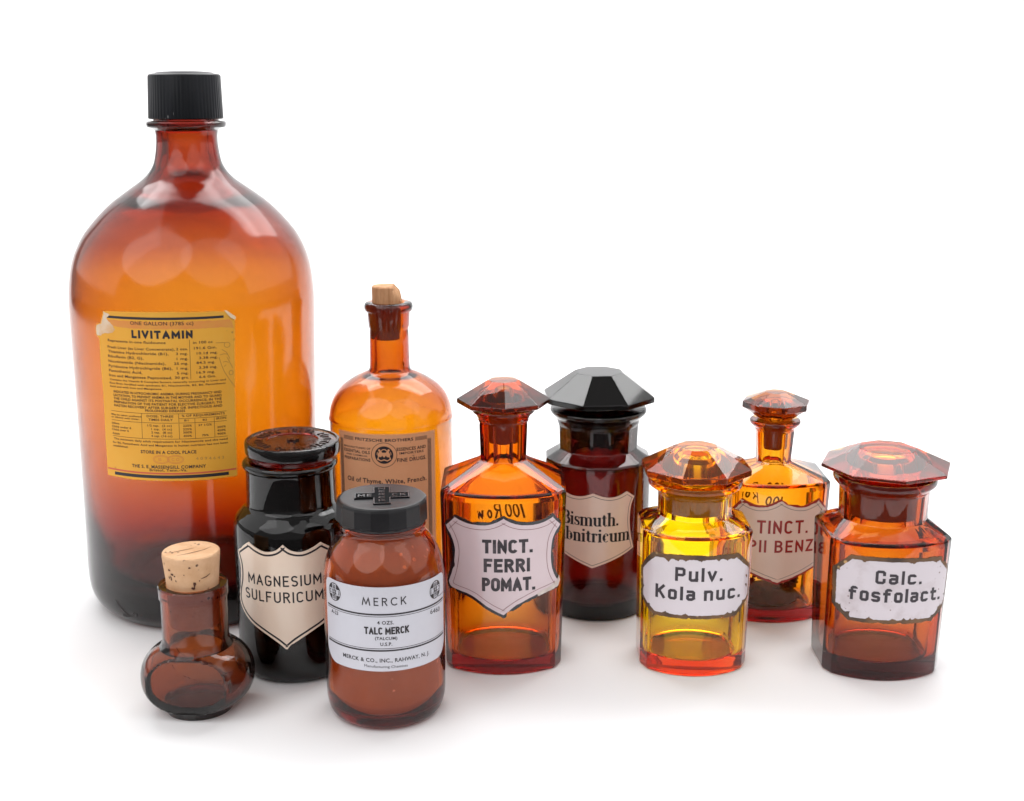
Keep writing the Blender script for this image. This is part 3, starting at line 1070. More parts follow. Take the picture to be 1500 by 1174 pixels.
bm = bmesh.new()
for i in range(16):
    zz = rnd.uniform(.2035, .2120)
    c = Vector((.0082 - (zz - .2040) * .60 + rnd.uniform(-.001, .0008), rnd.uniform(-.0060, .0040), zz))
    g = bmesh.ops.create_icosphere(bm, subdivisions=1, radius=rnd.uniform(.0006, .0015), matrix=Matrix.Translation(c))
    for v in g['verts']:
        v.co += Vector((rnd.uniform(-1, 1), rnd.uniform(-1, 1), rnd.uniform(-1, 1))) * .0004
cr = link('cork_crumbs', bm, M_cork2, T, smooth=False)
cr['kind'] = 'stuff'
lab = link('label', plate(rough_edge([(-.0357, .1226), (.0008, .1228), (.0352, .1224), (.0350, .030), (-.0356, .030)], .0001, .0015, 2), SF, 1e-4, 2.4e-4), TAN, T, sharp=50)
FT = [
    ('FRITZSCHE BROTHERS', -0.02077, 0.11767, 0.01831, 0.11797, 0.00197),
    ('MANUFACTURERS OF', -0.03047, 0.11236, -0.00992, 0.11195, 0.00126),
    ('ESSENTIAL OILS', -0.03047, 0.10919, -0.01036, 0.10921, 0.00200),
    ('AND CHEMICAL', -0.02861, 0.10716, -0.01193, 0.10700, 0.00116),
    ('PREPARATIONS', -0.03024, 0.10395, -0.01012, 0.10425, 0.00201),
    ('ESSENCES AND', 0.00720, 0.11159, 0.02728, 0.11145, 0.00219),
    ('IMPORTERS', 0.00896, 0.10904, 0.02561, 0.10899, 0.00157),
    ('OF', 0.01757, 0.10696, 0.01891, 0.10706, 0.00094),
    ('FINE DRUGS.', 0.00735, 0.10416, 0.02744, 0.10393, 0.00251),
    ('Oil of Thyme, White, French.', -0.02814, 0.08921, 0.02749, 0.08987, 0.00316),
]
bm = bmesh.new()
for t, s0, z0, s1, z1, h in FT:
    zz = (z0 + z1) / 2
    text_fit(bm, t, s0, zz, s1, zz, h, SF, 3.2e-4, .02 if h > .0018 else .008)
link('lettering', bm, INK, lab, recalc=False, smooth=False)
M_bor = solid('brown_border_ink', (.07, .04, .03), .6)
for x0, x1 in ((-.0340, -.0316), (.0290, .0315)):
    bm = bmesh.new()
    for q in range(5):
        xx = x0 + (x1 - x0) * q / 4
        line(bm, (xx, .1176), (xx, .033), .00025, SF, 3.1e-4)
    for z in [.0335 + i * .0009 for i in range(93)]:
        line(bm, (x0, z), (x1, z), .00018, SF, 3.12e-4)
    link('border', bm, M_bor, lab, recalc=False, smooth=False)
for x0, x1 in ((-.0306, -.0222), (.0196, .0284)):
    bm = bmesh.new()
    for q in range(5):
        line(bm, (x0, .1176 + q * .00052), (x1, .1176 + q * .00052), .00022, SF, 3.1e-4)
    link('border', bm, M_bor, lab, recalc=False, smooth=False)
bm = bmesh.new()
ribbon(bm, arcp(-.0010, .1089, .0083, .0082, 0, 360, 40), .0003, SF, 3.1e-4)
em = link('emblem_ring', bm, INKB, lab, recalc=False, smooth=False)
bm = bmesh.new()
blob(bm, -.0010, .1089, .0060, .0059, SF, 3.2e-4, 30)
link('emblem_disc', bm, INK, lab, recalc=False, smooth=False)
bm = bmesh.new()
for sg in (-1, 1):
    c = -.0010
    blob(bm, c + sg * .0023, .1096, .0012, .0022, SF, 3.4e-4, 10)
    blob(bm, c + sg * .0030, .1120, .0008, .0008, SF, 3.42e-4, 8)
    ribbon(bm, [(c + sg * .0030, .1085), (c + sg * .0040, .1068), (c + sg * .0034, .1058)], .0006, SF, 3.44e-4)
    ribbon(bm, [(c + sg * .0020, .1115), (c + sg * .0008, .1125), (c, .1127)], .0006, SF, 3.44e-4)
    ribbon(bm, [(c + sg * .0042, .1110), (c + sg * .0046, .1090)], .0004, SF, 3.44e-4)
poly(bm, [(-.0022, .1105), (.0002, .1105), (.0002, .1085), (-.0010, .1071), (-.0022, .1085)], SF, 3.46e-4)
ribbon(bm, [(-.0055, .1062), (-.0030, .1050), (-.0010, .1057), (.0010, .1050), (.0035, .1062)], .0007, SF, 3.46e-4)
link('emblem_figures', bm, TAN, lab, recalc=False, smooth=False)

# ------------------------------------------------------------------ 3. squat flask
T = empty('squat_flask', (-.1768, -.1250, 0), 'small squat brown flask with flat oval front panel and protruding pale cork', 'flask', rz=R_(-4))
rb, hb, zc = .0314, .0209, .0209
op = [(.014, .0014), (.0185, .0)]
for i in range(3, 32):
    a = R_(-90 + 180 * i / 34)
    c, s = math.cos(a), math.sin(a)
    rr = rb * abs(c) ** (2 / 2.3)
    zz = zc + hb * (abs(s) ** (2 / 2.3)) * (1 if s > 0 else -1)
    if zz > .0004 and rr > .0190:
        op.append((rr, zz))
no = [(.0187, .0410), (.0182, .0432), (.0181, .0662), (.0181, .0668), (.0189, .0674), (.0190, .0679), (.0190, .0736), (.0185, .0744)]
ni = [(.0150, .0744), (.0146, .0736), (.0144, .0660), (.0146, .0440)]
inn = []
for i in range(31, 3, -1):
    a = R_(-90 + 180 * i / 34)
    c, s = math.cos(a), math.sin(a)
    rr = (rb - .0045) * abs(c) ** (2 / 2.4)
    zz = zc + .001 + (hb - .0042) * (abs(s) ** (2 / 2.4)) * (1 if s > 0 else -1)
    if rr > .015:
        inn.append((rr, zz))
inn.append((.010, inn[-1][1] + .0004))
ob = lathe(op + no, 128, cap1=False)
# flat oval panels front and back: slice the outer skin
DD = .0212
for nrm in (Vector((0, -1, 0)), Vector((0, 1, 0))):
    for v in ob.verts:
        d = v.co.dot(nrm)
        if d > DD and v.co.z < .0400:
            over = d - DD
            v.co -= nrm * over
            # a shallow rim just inside the panel edge
            if over > .0012:
                v.co -= nrm * .0005
bi = lathe(ni + inn, 128, cap0=False)
for v in bi.verts:
    if v.co.z < .0375:
        for nrm in (Vector((0, -1, 0)), Vector((0, 1, 0))):
            d = v.co.dot(nrm)
            if d > DD - .0045:
                v.co -= nrm * (d - DD + .0045)
me = bpy.data.meshes.new('tmp')
bi.to_mesh(me)
bi.free()
ob.from_mesh(me)
bpy.data.meshes.remove(me)
# bridge the lip
ob.verts.ensure_lookup_table()
bnd = [e for e in ob.edges if e.is_boundary]
bmesh.ops.bridge_loops(ob, edges=bnd)
link('glass_body', ob, M_fla, T, sharp=24)
CK = .0014
rnd = random.Random(9)
rows = []
for z, rr in ((.050, .0132), (.060, .0137), (.0715, .01405), (.080, .0148), (.0900, .0157), (.0912, .0156), (.0918, .0150)):
    rows.append((z + CK, [((rr + rnd.uniform(-.00012, .00012)) * math.cos(2 * math.pi * i / 64), (rr + rnd.uniform(-.00012, .00012)) * math.sin(2 * math.pi * i / 64)) for i in range(64)]))
ck = link('cork', loft(rows), M_cork, T, sharp=35)
bm = bmesh.new()
SCk = lambda s, z, off: Vector((s, z, .09182 + CK + off))
ribbon(bm, [(-.0120, -.0062), (-.0070, -.0030), (-.0020, .0010), (.0008, .0036)], .00035, SCk, 2e-4, taper=lambda t: .4 + math.sin(t * 3.14))
ribbon(bm, [(-.0050, -.0095), (.0010, -.0050), (.0070, .0010), (.0095, .0060)], .00035, SCk, 2e-4, taper=lambda t: .4 + math.sin(t * 3.14))
scr = surf_cyl(.0150)
def scork(s, z, off):
    r = .01405 + (z - .0715) * .0895 + off
    return Vector((r * math.sin(s / .015), -r * math.cos(s / .015), z + CK))
PIT = [(-.0085, .0848, .0011, .0007), (-.0068, .0826, .0013, .0008), (-.0052, .0818, .0007, .0005), (-.0094, .0803, .0006, .0010), (-.0078, .0796, .0006, .0009),
       (.0058, .0772, .0009, .0017), (.0050, .0750, .0012, .0009), (.0036, .0872, .0008, .0005), (-.0128, .0875, .0004, .0010), (.0085, .0790, .0004, .0004), (.0005, .0830, .0003, .0004)]
def pit(bm, s, z, rx, rz):
    n = 9
    c = bm.verts.new(scork(s, z, 6e-5))
    V = []
    for i in range(n):
        k = rnd.uniform(.6, 1.15)
        V.append(bm.verts.new(scork(s + rx * k * math.cos(i * 6.283 / n), z + rz * k * math.sin(i * 6.283 / n), 2.2e-4)))
    for i in range(n):
        bm.faces.new((c, V[i], V[(i + 1) % n]))
for p_ in PIT:
    pit(bm, *p_)
ribbon(bm, [(.0095, .0800), (.0125, .0806), (.0150, .0818)], .0005, scork, 2.4e-4, taper=lambda t: .5 + .5 * math.sin(t * 3.14))
link('cork_pits', bm, solid('dark_cork_pore', (.09, .035, .022), .9), ck, recalc=False, smooth=False)

# ------------------------------------------------------------------ 4. round black-brown jar MAGNESIUM SULFURICUM
T = empty('round_jar', (-.1304, -.0674, 0), 'near-black round glass jar with flat round glass lid and cream shield label', 'jar')
op = [(.015, .003), (.025, .0008), (.028, 0), (.0300, .0008)]
op += smooth_prof([(.0300, .0008), (.0330, .0045), (.0343, .0110), (.0346, .020)], 5)[1:]
op += [(.0347, .05), (.0349, .084)]
op += smooth_prof([(.0349, .084), (.0346, .0905), (.0330, .0960), (.0295, .1000), (.0268, .1025), (.0261, .1050)], 6)[1:]
op += [(.0260, .1225), (.0262, .1245)]
op += [(.0250 + .0028 * math.cos(R_(a)), .1272 + .0026 * math.sin(R_(a))) for a in range(-70, 100, 17)]
op += [(.0225, .1296), (.0222, .1270), (.0218, .105)]
op += smooth_prof([(.0218, .105), (.0230, .1000), (.0285, .0940), (.0308, .086)], 5)[1:]
op += [(.0308, .020), (.0290, .0105), (.020, .0085)]
link('glass_body', lathe(op, 96), M_mag, T, sharp=45)
lp = [(.0200, .1220), (.0210, .1225), (.0213, .1290), (.0216, .1302), (.0255, .1310), (.0262, .1328), (.0268, .1340), (.0275, .1346), (.0277, .1360), (.0277, .1402), (.0272, .1414), (.0262, .1418),
      (.0256, .1417), (.0252, .1410), (.0246, .1411), (.0150, .1411), (.0147, .1405), (.0060, .1402), (.003, .1404)]
lid = link('lid', lathe(lp, 96), M_mlid, T, sharp=40)
lid.rotation_euler = (R_(.6), R_(.9), 0)
bm = bmesh.new()
# worn raised marks in a ring
rnd = random.Random(3)
def boxr(bm, x, y, z, sx, sy, sz, rz):
    m = Matrix.Translation((x, y, z)) @ Matrix.Rotation(rz, 4, 'Z') @ Matrix.Diagonal((sx, sy, sz, 1))
    bmesh.ops.create_cube(bm, size=1, matrix=m)
for i in range(34):
    a = 2 * math.pi * i / 34
    r = .0198
    if i % 6 == 5:
        continue
    x, y = r * math.cos(a), r * math.sin(a)
    boxr(bm, x, y, .1412, .0050 * rnd.uniform(.7, 1), .0008, .0010, a)
    if i % 2:
        boxr(bm, x * 1.09, y * 1.09, .14119, .0008, .0030, .0010, a + .2)
    if i % 3 == 0:
        boxr(bm, x * .90, y * .90, .14118, .0008, .0028, .0010, a - .3)
for i in range(5):
    a = 2 * math.pi * i / 5
    boxr(bm, .0020 * math.cos(a), .0014 * math.sin(a) + .0005, .1408, .0036, .0009, .0012, a + .6)
link('raised_marks', bm, solid('dark_worn_relief', (.035, .012, .008), .22, coat=.5, bump=1e-4, bscale=200), lid, sharp=30)
SM = surf_cyl(.0348)
CRM = solid('cream_enamel', (.91, .75, .61), .28, var=(.86, .67, .53), vscale=26, lo=.4, hi=.75, coat=.3, bump=3e-5, bscale=60, spots=((.35, .22, .15), 260, .12, .66))
def mir(P, c=0.0):
    """P: right half from top centre to bottom centre, mirrored about s=c"""
    L = [((2 * c - p[0], p[1]) + tuple(p[2:])) for p in P[::-1] if abs(p[0] - c) > 1e-6]
    return P + L
MO = mir([(0, .0882, 1), (.0045, .0846), (.0105, .0834), (.0165, .0850), (.0220, .0876, 1), (.0338, .0796, 1), (.0305, .0722), (.0306, .0640), (.0330, .0560), (.0335, .0500), (.0300, .0440), (.0230, .0385), (.0140, .0338), (.0060, .0290), (.0006, .0243, 1)], .0)
O = curve_outline(MO, 6)
lab = link('label', plate(rough_edge(O, .00010, .0007, 11, 6, .0009), SM, -3e-4, 6e-4), CRM, T, sharp=50)
bm = bmesh.new()
ribbon(bm, inset(O, .0020), .0011, SM, 6.6e-4, closed=True)
link('border', bm, INK, lab, recalc=False, smooth=False)
bm = bmesh.new()
stroke_text(bm, 'MAGNESIUM', CAPS, -.0232, .0215, .0628, .0066, .14, SM, 6.6e-4, gap=.20)
stroke_text(bm, 'SULFURICUM', CAPS, -.0262, .0224, .0529, .0066, .14, SM, 6.6e-4, gap=.20)
link('lettering', bm, INK, lab, recalc=False, smooth=False)

# ------------------------------------------------------------------ 5. talc jar
T = empty('talc_jar', (-.0708, -.1260, 0), 'frontmost brown glass jar of talc with faceted black cap and white label', 'jar')
op = [(.016, .0025), (.0235, .0008), (.0262, 0), (.0280, .0006)]
op += smooth_prof([(.0280, .0006), (.0312, .0038), (.0329, .0095), (.0333, .017)], 6)[1:]
op += [(.0334, .045), (.0334, .076)]
op += smooth_prof([(.0334, .076), (.0332, .0825), (.0321, .0890), (.0298, .0955), (.0266, .1010), (.0240, .1042), (.0231, .1062)], 6)[1:]
op += [(.0229, .1078), (.0234, .1086), (.0238, .1096), (.0234, .1106), (.0226, .1110), (.0222, .1125), (.0222, .1215), (.0195, .1215), (.0193, .112), (.0198, .1062)]
op += smooth_prof([(.0198, .1062), (.0215, .1030), (.0245, .0990), (.0278, .0935), (.0296, .0880), (.0305, .0820), (.0307, .076)], 5)[1:]
op += [(.0307, .018), (.0300, .0100), (.0270, .0072), (.015, .0068)]
link('glass_body', lathe(op, 96), M_mer, T, sharp=45)
pp = [(.014, .0071), (.0265, .0076), (.0297, .0104), (.0304, .018), (.0304, .076), (.0301, .0850), (.0285, .0910), (.0265, .0940), (.0232, .0985), (.0205, .1020), (.0190, .1060), (.0150, .1090)]
link('talc_powder', lathe(pp, 64), solid('talc_powder_film', (.52, .30, .19), .95, var=(.38, .19, .11), vscale=26, detail=7, lo=.35, hi=.75,
     spots=((.95, .62, .42), 230, .30, .58), bump=2e-4, bscale=120), T, sharp=60)
k = 3
cr = []
NF = 16
for z, r, f in ((.1110, .0225, 0), (.1108, .0232, 0), (.1118, .0236, 0), (.1124, .0240, 1), (.1130, .0250, 1), (.1226, .0248, 1), (.1238, .0243, .6), (.1245, .0234, 0), (.1247, .0225, 0), (.1247, .010, 0)):
    cr.append((z, ring_reg(NF, r, k, f, rot=R_(3))))
M_cap2 = solid('scuffed_black_bakelite', (.006, .006, .007), .33, var=(.016, .015, .017), vscale=30, spec=.35, spots=((.22, .22, .22), 500, .10, .60), bump=2e-5, bscale=300)
cap = link('screw_cap', loft(cr), M_cap2, T, sharp=12, bevel=.0)
bm = bmesh.new()
def crossP(L, W, ang):
    P = [(-L, -W), (-W, -W), (-W, -L), (W, -L), (W, -W), (L, -W), (L, W), (W, W), (W, L), (-W, L), (-W, W), (-L, W)]
    c, s = math.cos(ang), math.sin(ang)
    return [(x * c - y * s, x * s + y * c) for x, y in P]
TOP = lambda s, z, off: Vector((s, z, .1247 + off))
cx = link('raised_cross', plate(crossP(.0150, .0048, R_(6)), TOP, -.0004, .0005, cell=.01), solid('dull_black_relief', (.004, .004, .005), .85, spec=.1), cap, smooth=False, bevel=.0002)
bm = bmesh.new()
ribbon(bm, crossP(.0145, .0043, R_(6)),   .0006, TOP, 7.5e-4, closed=True, seg=1)
for txt, ang in (('MERCK', 0), ('MERCK', 90)):
    c6, s6 = math.cos(R_(6)), math.sin(R_(6))
    if ang == 0:
        f = lambda s, z, off: Vector((s * c6 - z * s6, s * s6 + z * c6, .1247 + off))
        stroke_text(bm, txt[:2], dict(CAPS, K=SQ['K']), -.0130, -.0055, -.0022, .0044, .16, f, 8e-4)
        stroke_text(bm, txt[3:], dict(CAPS, K=SQ['K']), .0055, .0130, -.0022, .0044, .16, f, 8e-4)
    else:
        f = lambda s, z, off: Vector((s * c6 - z * s6, s * s6 + z * c6, .1247 + off))
        for q, ch in enumerate(txt):
            stroke_text(bm, ch, dict(CAPS, K=SQ['K']), -.0020, .0020, .0098 - q * .0053, .0034, .16, f, 8.2e-4)
link('raised_letters', bm, solid('lit_relief_edge', (.05, .05, .055), .25, spec=.7), cx, recalc=False, smooth=False)  # lighter glossy colour stands in for light caught on the embossed edges
SJ = surf_cyl(.0334)
WHT = solid('white_label_paper', (.60, .60, .66), .42, var=(.57, .56, .61), vscale=20, bump=2e-5, bscale=90, spots=((.4, .38, .42), 160, .05, .66))
sc_, hw = .0052, .0408
RR = .0055
MP = []
for (cx_, cz_, a0) in ((sc_ + hw - RR, .0842 - RR, 90), (sc_ - hw + RR, .0842 - RR, 180), (sc_ - hw + RR * 1.5, .0366 + RR * 1.5, 270)):
    pass
def rrect(s0, s1, z0, z1, rt, rbm):
    P = []
    for cx_, cz_, r, a in ((s1 - rt, z1 - rt, rt, 0), (s0 + rt, z1 - rt, rt, 90), (s0 + rbm, z0 + rbm, rbm, 180), (s1 - rbm, z0 + rbm, rbm, 270)):
        P += arcp(cx_, cz_, r, r, a, a + 90, 8)
    return P
RL = lambda s, z: (s, z - (s - sc_) * .012)
lab = link('label', plate([RL(*p) for p in rrect(sc_ - hw, sc_ + hw, .0372, .0850, .0045, .0095)], SJ, 1e-4, 2.4e-4), WHT, T, sharp=50)
MT = [
    ('MERCK', -0.00860, 0.07495, 0.01519, 0.07438, 0.00461),
    ('4 OZS.', -0.00069, 0.06429, 0.00818, 0.06402, 0.00201),
    ('TALC MERCK', -0.00766, 0.05861, 0.01630, 0.05814, 0.00413),
    ('(TALCUM)', -0.00199, 0.05556, 0.00984, 0.05516, 0.00170),
    ('U.S.P.', 0.00075, 0.05207, 0.00707, 0.05190, 0.00192),
    ('MERCK & CO., INC., RAHWAY, N. J.', -0.02133, 0.04307, 0.02916, 0.04181, 0.00224),
    ('Manufacturing Chemists', -0.00819, 0.03972, 0.01521, 0.03870, 0.00140),
    ('A-23', -0.03003, 0.06602, -0.02412, 0.06594, 0.00207),
    ('6460', 0.03056, 0.06450, 0.03982, 0.06329, 0.00267),
]
bm = bmesh.new()
for t, s0, z0, s1, z1, h in MT:
    if t == 'MERCK':
        stroke_text(bm, 'MERCK', dict(CAPS, K=SQ['K'], M=(.82, [[(0, 0), (.14, 1), (.41, .08), (.68, 1), (.82, 0)]]), C=(.62, [arcp(.36, .5, .36, .5, 42, 318, 22)])), s0, s1, z0, h, .13, SJ, 3.2e-4, gap=.36, z1=z1)
    elif t == 'TALC MERCK':
        stroke_text(bm, t, CAPS, s0, s1, z0, h, .21, SJ, 3.2e-4, gap=.13, z1=z1)
    else:
        b = {'x': .03, 'Manufacturing Chemists': .0, '6460': 0.0}.get(t, .018)
        text_fit(bm, t, s0, z0, s1, z1, h, SJ, 3.2e-4, b)
link('lettering', bm, INK, lab, recalc=False, smooth=False)
bm = bmesh.new()
for z, wd in ((.0697, .0009), (.06845, .00028), (.0503, .00028), (.0491, .0009)):
    P = [RL(sc_ + hw * t, z) for t in (-.96, -.5, 0, .5, .965)]
    ribbon(bm, P, wd, SJ, 3.1e-4)
link('rule', bm, INK, lab, recalc=False, smooth=False)
for sx, sz_ in ((-.0269, .0787), (.0355, .0772)):
    bm = bmesh.new()
    blob(bm, sx, sz_, .0051, .0051, SJ, 3.1e-4, 28)
    rd = link('roundel', bm, INK, lab, recalc=False, smooth=False)
    bm = bmesh.new()
    ribbon(bm, [(sx + x, sz_ + y) for x, y in crossP(.0042, .0014, 0)], .0005, SJ, 3.3e-4, closed=True)
    stroke_text(bm, 'ME', CAPS, sx - .0037, sx - .0014, sz_ - .0007, .0014, .2, SJ, 3.35e-4)
    stroke_text(bm, 'CK', dict(CAPS, K=SQ['K']), sx + .0014, sx + .0037, sz_ - .0007, .0014, .2, SJ, 3.35e-4)
    for q, ch in enumerate('MERCK'):
        stroke_text(bm, ch, dict(CAPS, K=SQ['K']), sx - .0007, sx + .0007, sz_ + .0026 - q * .0016, .0012, .2, SJ, 3.35e-4)
    link('roundel_cross', bm, WHT, lab, recalc=False, smooth=False)
bm = bmesh.new()
ribbon(bm, [(.0375, .0725), (.0400, .0722), (.0452, .0722)], .0003, SJ, 3.2e-4)
link('scratch', bm, INK, lab, recalc=False, smooth=False)


# ------------------------------------------------------------------ apothecary bottles
def body_fn(n, k, a, b, sag0, sag1, taper, z_sh):
    """outer section of a jar body as a function of height: rounder at the foot, flatter at the shoulder"""
    def f(z, s=1.0, da=0.0, soft=0.0):
        t = min(1, max(0, z / z_sh))
        return ring_body(n, a - da, b - da, sag0 + (sag1 - sag0) * t, k, s * (1 + taper * z), soft)
    return f


def apoth(T, M, n, k, bf, a, b, z_sh, z_nb, r_nb, z_nt, r_nt, r_lip, z_l0, z_l1, t, r_in, tb):
    BR = lambda s, z=0: bf(z, s)
    fl = lambda r: ring_reg(n, r / math.cos(math.pi / n) * .992, k, True)
    C = lambda r: ring_reg(n, r, k)
    rows = [(.0012, BR(.80)), (.0003, BR(.93)), (0, BR(.955)), (.0006, BR(.982)), (.0022, BR(1.0)), (z_sh * .5, BR(1, z_sh * .5)),
            (z_sh - .0020, BR(1, z_sh)), (z_sh - .0009, BR(.997, z_sh)), (z_sh - .0002, BR(.988, z_sh)), (z_sh + .0004, BR(.972, z_sh)), (z_nb - .0009, fl(r_nb + .0016)), (z_nb, fl(r_nb + .0002)), (z_nb + .001, fl(r_nb)),
            (z_nt - .0012, fl(r_nt)), (z_nt, ring_reg(n, r_nt + .0006, k, .35)), (z_nt + .0007, C(r_nt + .0009)), (z_nt + .0012, C(r_nt + .0006)),
            (z_l0, C(r_nt + (r_lip - r_nt) * .55)), (z_l0 + (z_l1 - z_l0) * .35, C(r_lip - .0004)), (z_l0 + (z_l1 - z_l0) * .65, C(r_lip)), (z_l1 - .0004, C(r_lip - .0003)), (z_l1, C(r_lip - .0010)),
            (z_l1, C(r_in + .0012)), (z_l1 - .0006, C(r_in + .0005)), (z_nt, C(r_in)), (z_nb + .0008, C(r_in * .97)), (z_nb - .0022, C(r_in * .99 + .0006))]
    def IB(s, z):
        Rr = min(a, b) - t
        big = bf(z, s, t, .0010)
        rd = ring_reg(n, Rr * s, k)
        return [(x * .86 + u * .14, y * .86 + v * .14) for (x, y), (u, v) in zip(big, rd)]
    zs = z_sh - t * .7
    rows += [(zs + .0006, IB(.86, zs)), (zs - .0008, IB(.965, zs)), (zs - .0035, IB(1, zs)), (z_sh * .5, IB(1, z_sh * .5)), (tb + .0045, IB(1, tb)), (tb + .0016, IB(.965, tb)), (tb + .0003, IB(.88, tb)), (tb, IB(.74, tb)), (tb + .0006, IB(.4, tb))]
    bm = loft(rows)
    return link('glass_body', bm, M, T, sharp=22, bevel=.00045)


def stopper(T, M, MP, ph, r_top, z_top, r_rim, z_r1, z_r0, r_und, z_und, r_pl, z_pl, cav, n=8, k=4, r_hole=None, taper_pl=.94):
    F = lambda r: ring_reg(n, r, k, True, rot=R_(ph))
    C = lambda r: ring_reg(n, r, k, False, rot=R_(ph))
    rows = [(z_top, F(r_top)), (z_r1, F(r_rim)), (z_r0, F(r_rim)), (z_r0 - .0007, F(r_rim - .002)), (z_und, C(r_und)), (z_und - .0012, C(r_pl + .0006)), (z_und - .0022, C(r_pl)), (z_pl + .0010, C(r_pl * taper_pl)), (z_pl, C(r_pl * taper_pl - .0010))]
    nplug = 4
    rh = r_pl * taper_pl - .0032 if r_hole is None else r_hole
    if cav:
        rows += [(z_pl, C(rh + .0006)), (z_pl + .0010, C(rh)), (z_und, C(rh * 1.02)), (cav - .0045, C(rh * 1.0)), (cav - .0016, C(rh * .86)), (cav - .0004, C(rh * .6)), (cav, C(rh * .25))]
    bm = loft(rows, midx=lambda j: 1 if 5 <= j <= 7 else 0)
    return link('stopper', bm, [M, MP], T, sharp=14, bevel=.0004)


def octagon_label(T, surf, P, inP, W, B, seed):
    fr = link('label', plate(rough_edge(P, .00028, .0006, seed, 10, .0009), surf, -4e-4, 5e-4), B, T, sharp=50)
    link('label_face', plate(rough_edge(inP, .00026, .0005, seed + 1, 16, .0016), surf, 5e-4, 7.5e-4), W, fr, sharp=50)
    return fr


ENW = solid('white_enamel', (.68, .62, .66), .22, var=(.62, .56, .59), vscale=28, lo=.45, hi=.8, coat=.35, bump=3e-5, bscale=50, spots=((.55, .30, .20), 240, .10, .60))
ENP = solid('pinkish_white_enamel', (.70, .57, .60), .18, var=(.65, .51, .53), vscale=22, lo=.4, hi=.8, coat=.5, bump=2e-5, bscale=40)
ENC = solid('stained_white_enamel', (.64, .58, .62), .25, var=(.48, .40, .42), vscale=70, lo=.5, hi=.85, coat=.3, bump=4e-5, bscale=70, spots=((.30, .22, .22), 300, .20, .50))
GLD = solid('worn_gilt_border', (.17, .085, .035), .5, var=(.055, .032, .020), vscale=55, detail=8, lo=.38, hi=.62, bump=2e-4, bscale=160, spots=((.55, .33, .14), 200, .26, .52))
BLK = solid('black_enamel_border', (.014, .013, .018), .2, coat=.4, bump=6e-5, bscale=120, spots=((.55, .50, .48), 240, .16, .60))
BGE = solid('beige_enamel', (.88, .67, .56), .3, var=(.83, .60, .48), vscale=24, lo=.4, hi=.8, coat=.25, bump=2e-5, bscale=60)
RED = solid('dark_red_enamel', (.33, .018, .014), .35, var=(.42, .05, .04), vscale=120, lo=.45, hi=.75)
HAND = solid('dark_grease_pencil', (.13, .05, .012), .8, var=(.42, .22, .05), vscale=420, lo=.42, hi=.62)

# 6. TINCT. FERRI POMAT.
T = empty('apothecary_bottle', (-.0051, -.0546, 0), 'orange amber bottle with narrow neck, faceted stopper and pinkish shield label edged in black', 'bottle')
BF = body_fn(8, 9, .0347, .0323, .0130, .0070, .55, .1130)
apoth(T, M_fer, 8, 9, BF, .0347, .0323, .1130, .1262, .0136, .1490, .0143, .0187, .1535, .1572, .0036, .0088, .0078)
stopper(T, M_bnstop, M_bnplug, 22.5 + 2, .0092, .1737, .0276, .1625, .1600, .0150, .1578, .0083, .1360, .1655, r_hole=.0045, taper_pl=.88)
SFe = surf_ring(BF)
FO = [(-.0366, .0932, 1), (-.0289, .1011, 1), (-.0215, .0978), (-.0125, .0968), (-.0060, .0981), (.0003, .1014, 1), (.0068, .0980), (.0143, .0968), (.0225, .0978), (.0295, .1012, 1), (.0362, .0940, 1),
      (.0315, .0860), (.0303, .0780), (.0306, .0700), (.0322, .0640), (.0355, .0580, 1), (.0340, .0542), (.0295, .0525), (.0205, .0495), (.0095, .0440), (.0004, .0370, 1), (-.0100, .0425), (-.0196, .0490),
      (-.0300, .0520), (-.0335, .0540), (-.0350, .0580, 1), (-.0322, .0670), (-.0306, .0780), (-.0326, .0860)]
O = curve_outline(FO, 5)
lab = link('label', plate(rough_edge(O, .00016, .0007, 21, 22, .0010), SFe, -4e-4, 5e-4), BLK, T, sharp=50)
fc = link('label_face', plate(rough_edge(inset(O, .0019), .0001, .0007, 22, 4, .0006), SFe, 5e-4, 7.5e-4), ENP, lab, sharp=50)
bm = bmesh.new()
ribbon(bm, inset(O, .0046), .00028, SFe, 8.1e-4, closed=True)
link('fine_border', bm, solid('thin_red_line', (.18, .03, .03), .5), lab, recalc=False, smooth=False)
# chip knocked out of the lower right edge, white under-layer
bm = plate(rough_edge([(.0355, .0582), (.0340, .0615), (.0318, .0590), (.0285, .0558), (.0235, .0540), (.0195, .0518), (.0205, .0498), (.0290, .0525), (.0335, .0545)], .0004, .0006, 31), SFe, 5e-4, 8e-4)
link('chipped_patch', bm, solid('bare_white_chip', (.74, .66, .62), .5, var=(.5, .42, .38), vscale=150), lab, sharp=50)
bm = bmesh.new()
for txt, s0, s1, z0, z1 in (('TINCT.', -.0121, .0172, .0778, .0781), ('FERRI', -.0113, .0155, .0661, .0663), ('POMAT.', -.0122, .0187, .0542, .0546)):
    stroke_text(bm, txt, CAPS, s0, s1, z0, .0085, .225, SFe, 8.3e-4, gap=.13, z1=z1)
link('lettering', bm, solid('flaking_black_enamel', (.035, .028, .034), .4, var=(.10, .08, .09), vscale=160, lo=.5, hi=.7), lab, recalc=False, smooth=False)
SB = surf_ring(BF, back=True)
bm = bmesh.new()
stroke_text(bm, '100', CAPS, -.0150, -.0020, .0765, .0092, .14, SB, 1.5e-4, gap=.10, slant=.22)
stroke_text(bm, 'R', CAPS, .0010, .0062, .0758, .0098, .13, SB, 1.5e-4, slant=.22)
stroke_text(bm, 'ow', CAPS, .0080, .0185, .0758, .0098, .13, SB, 1.5e-4, slant=.22)
link('grease_pencil_note', bm, HAND, T, recalc=False, smooth=False)

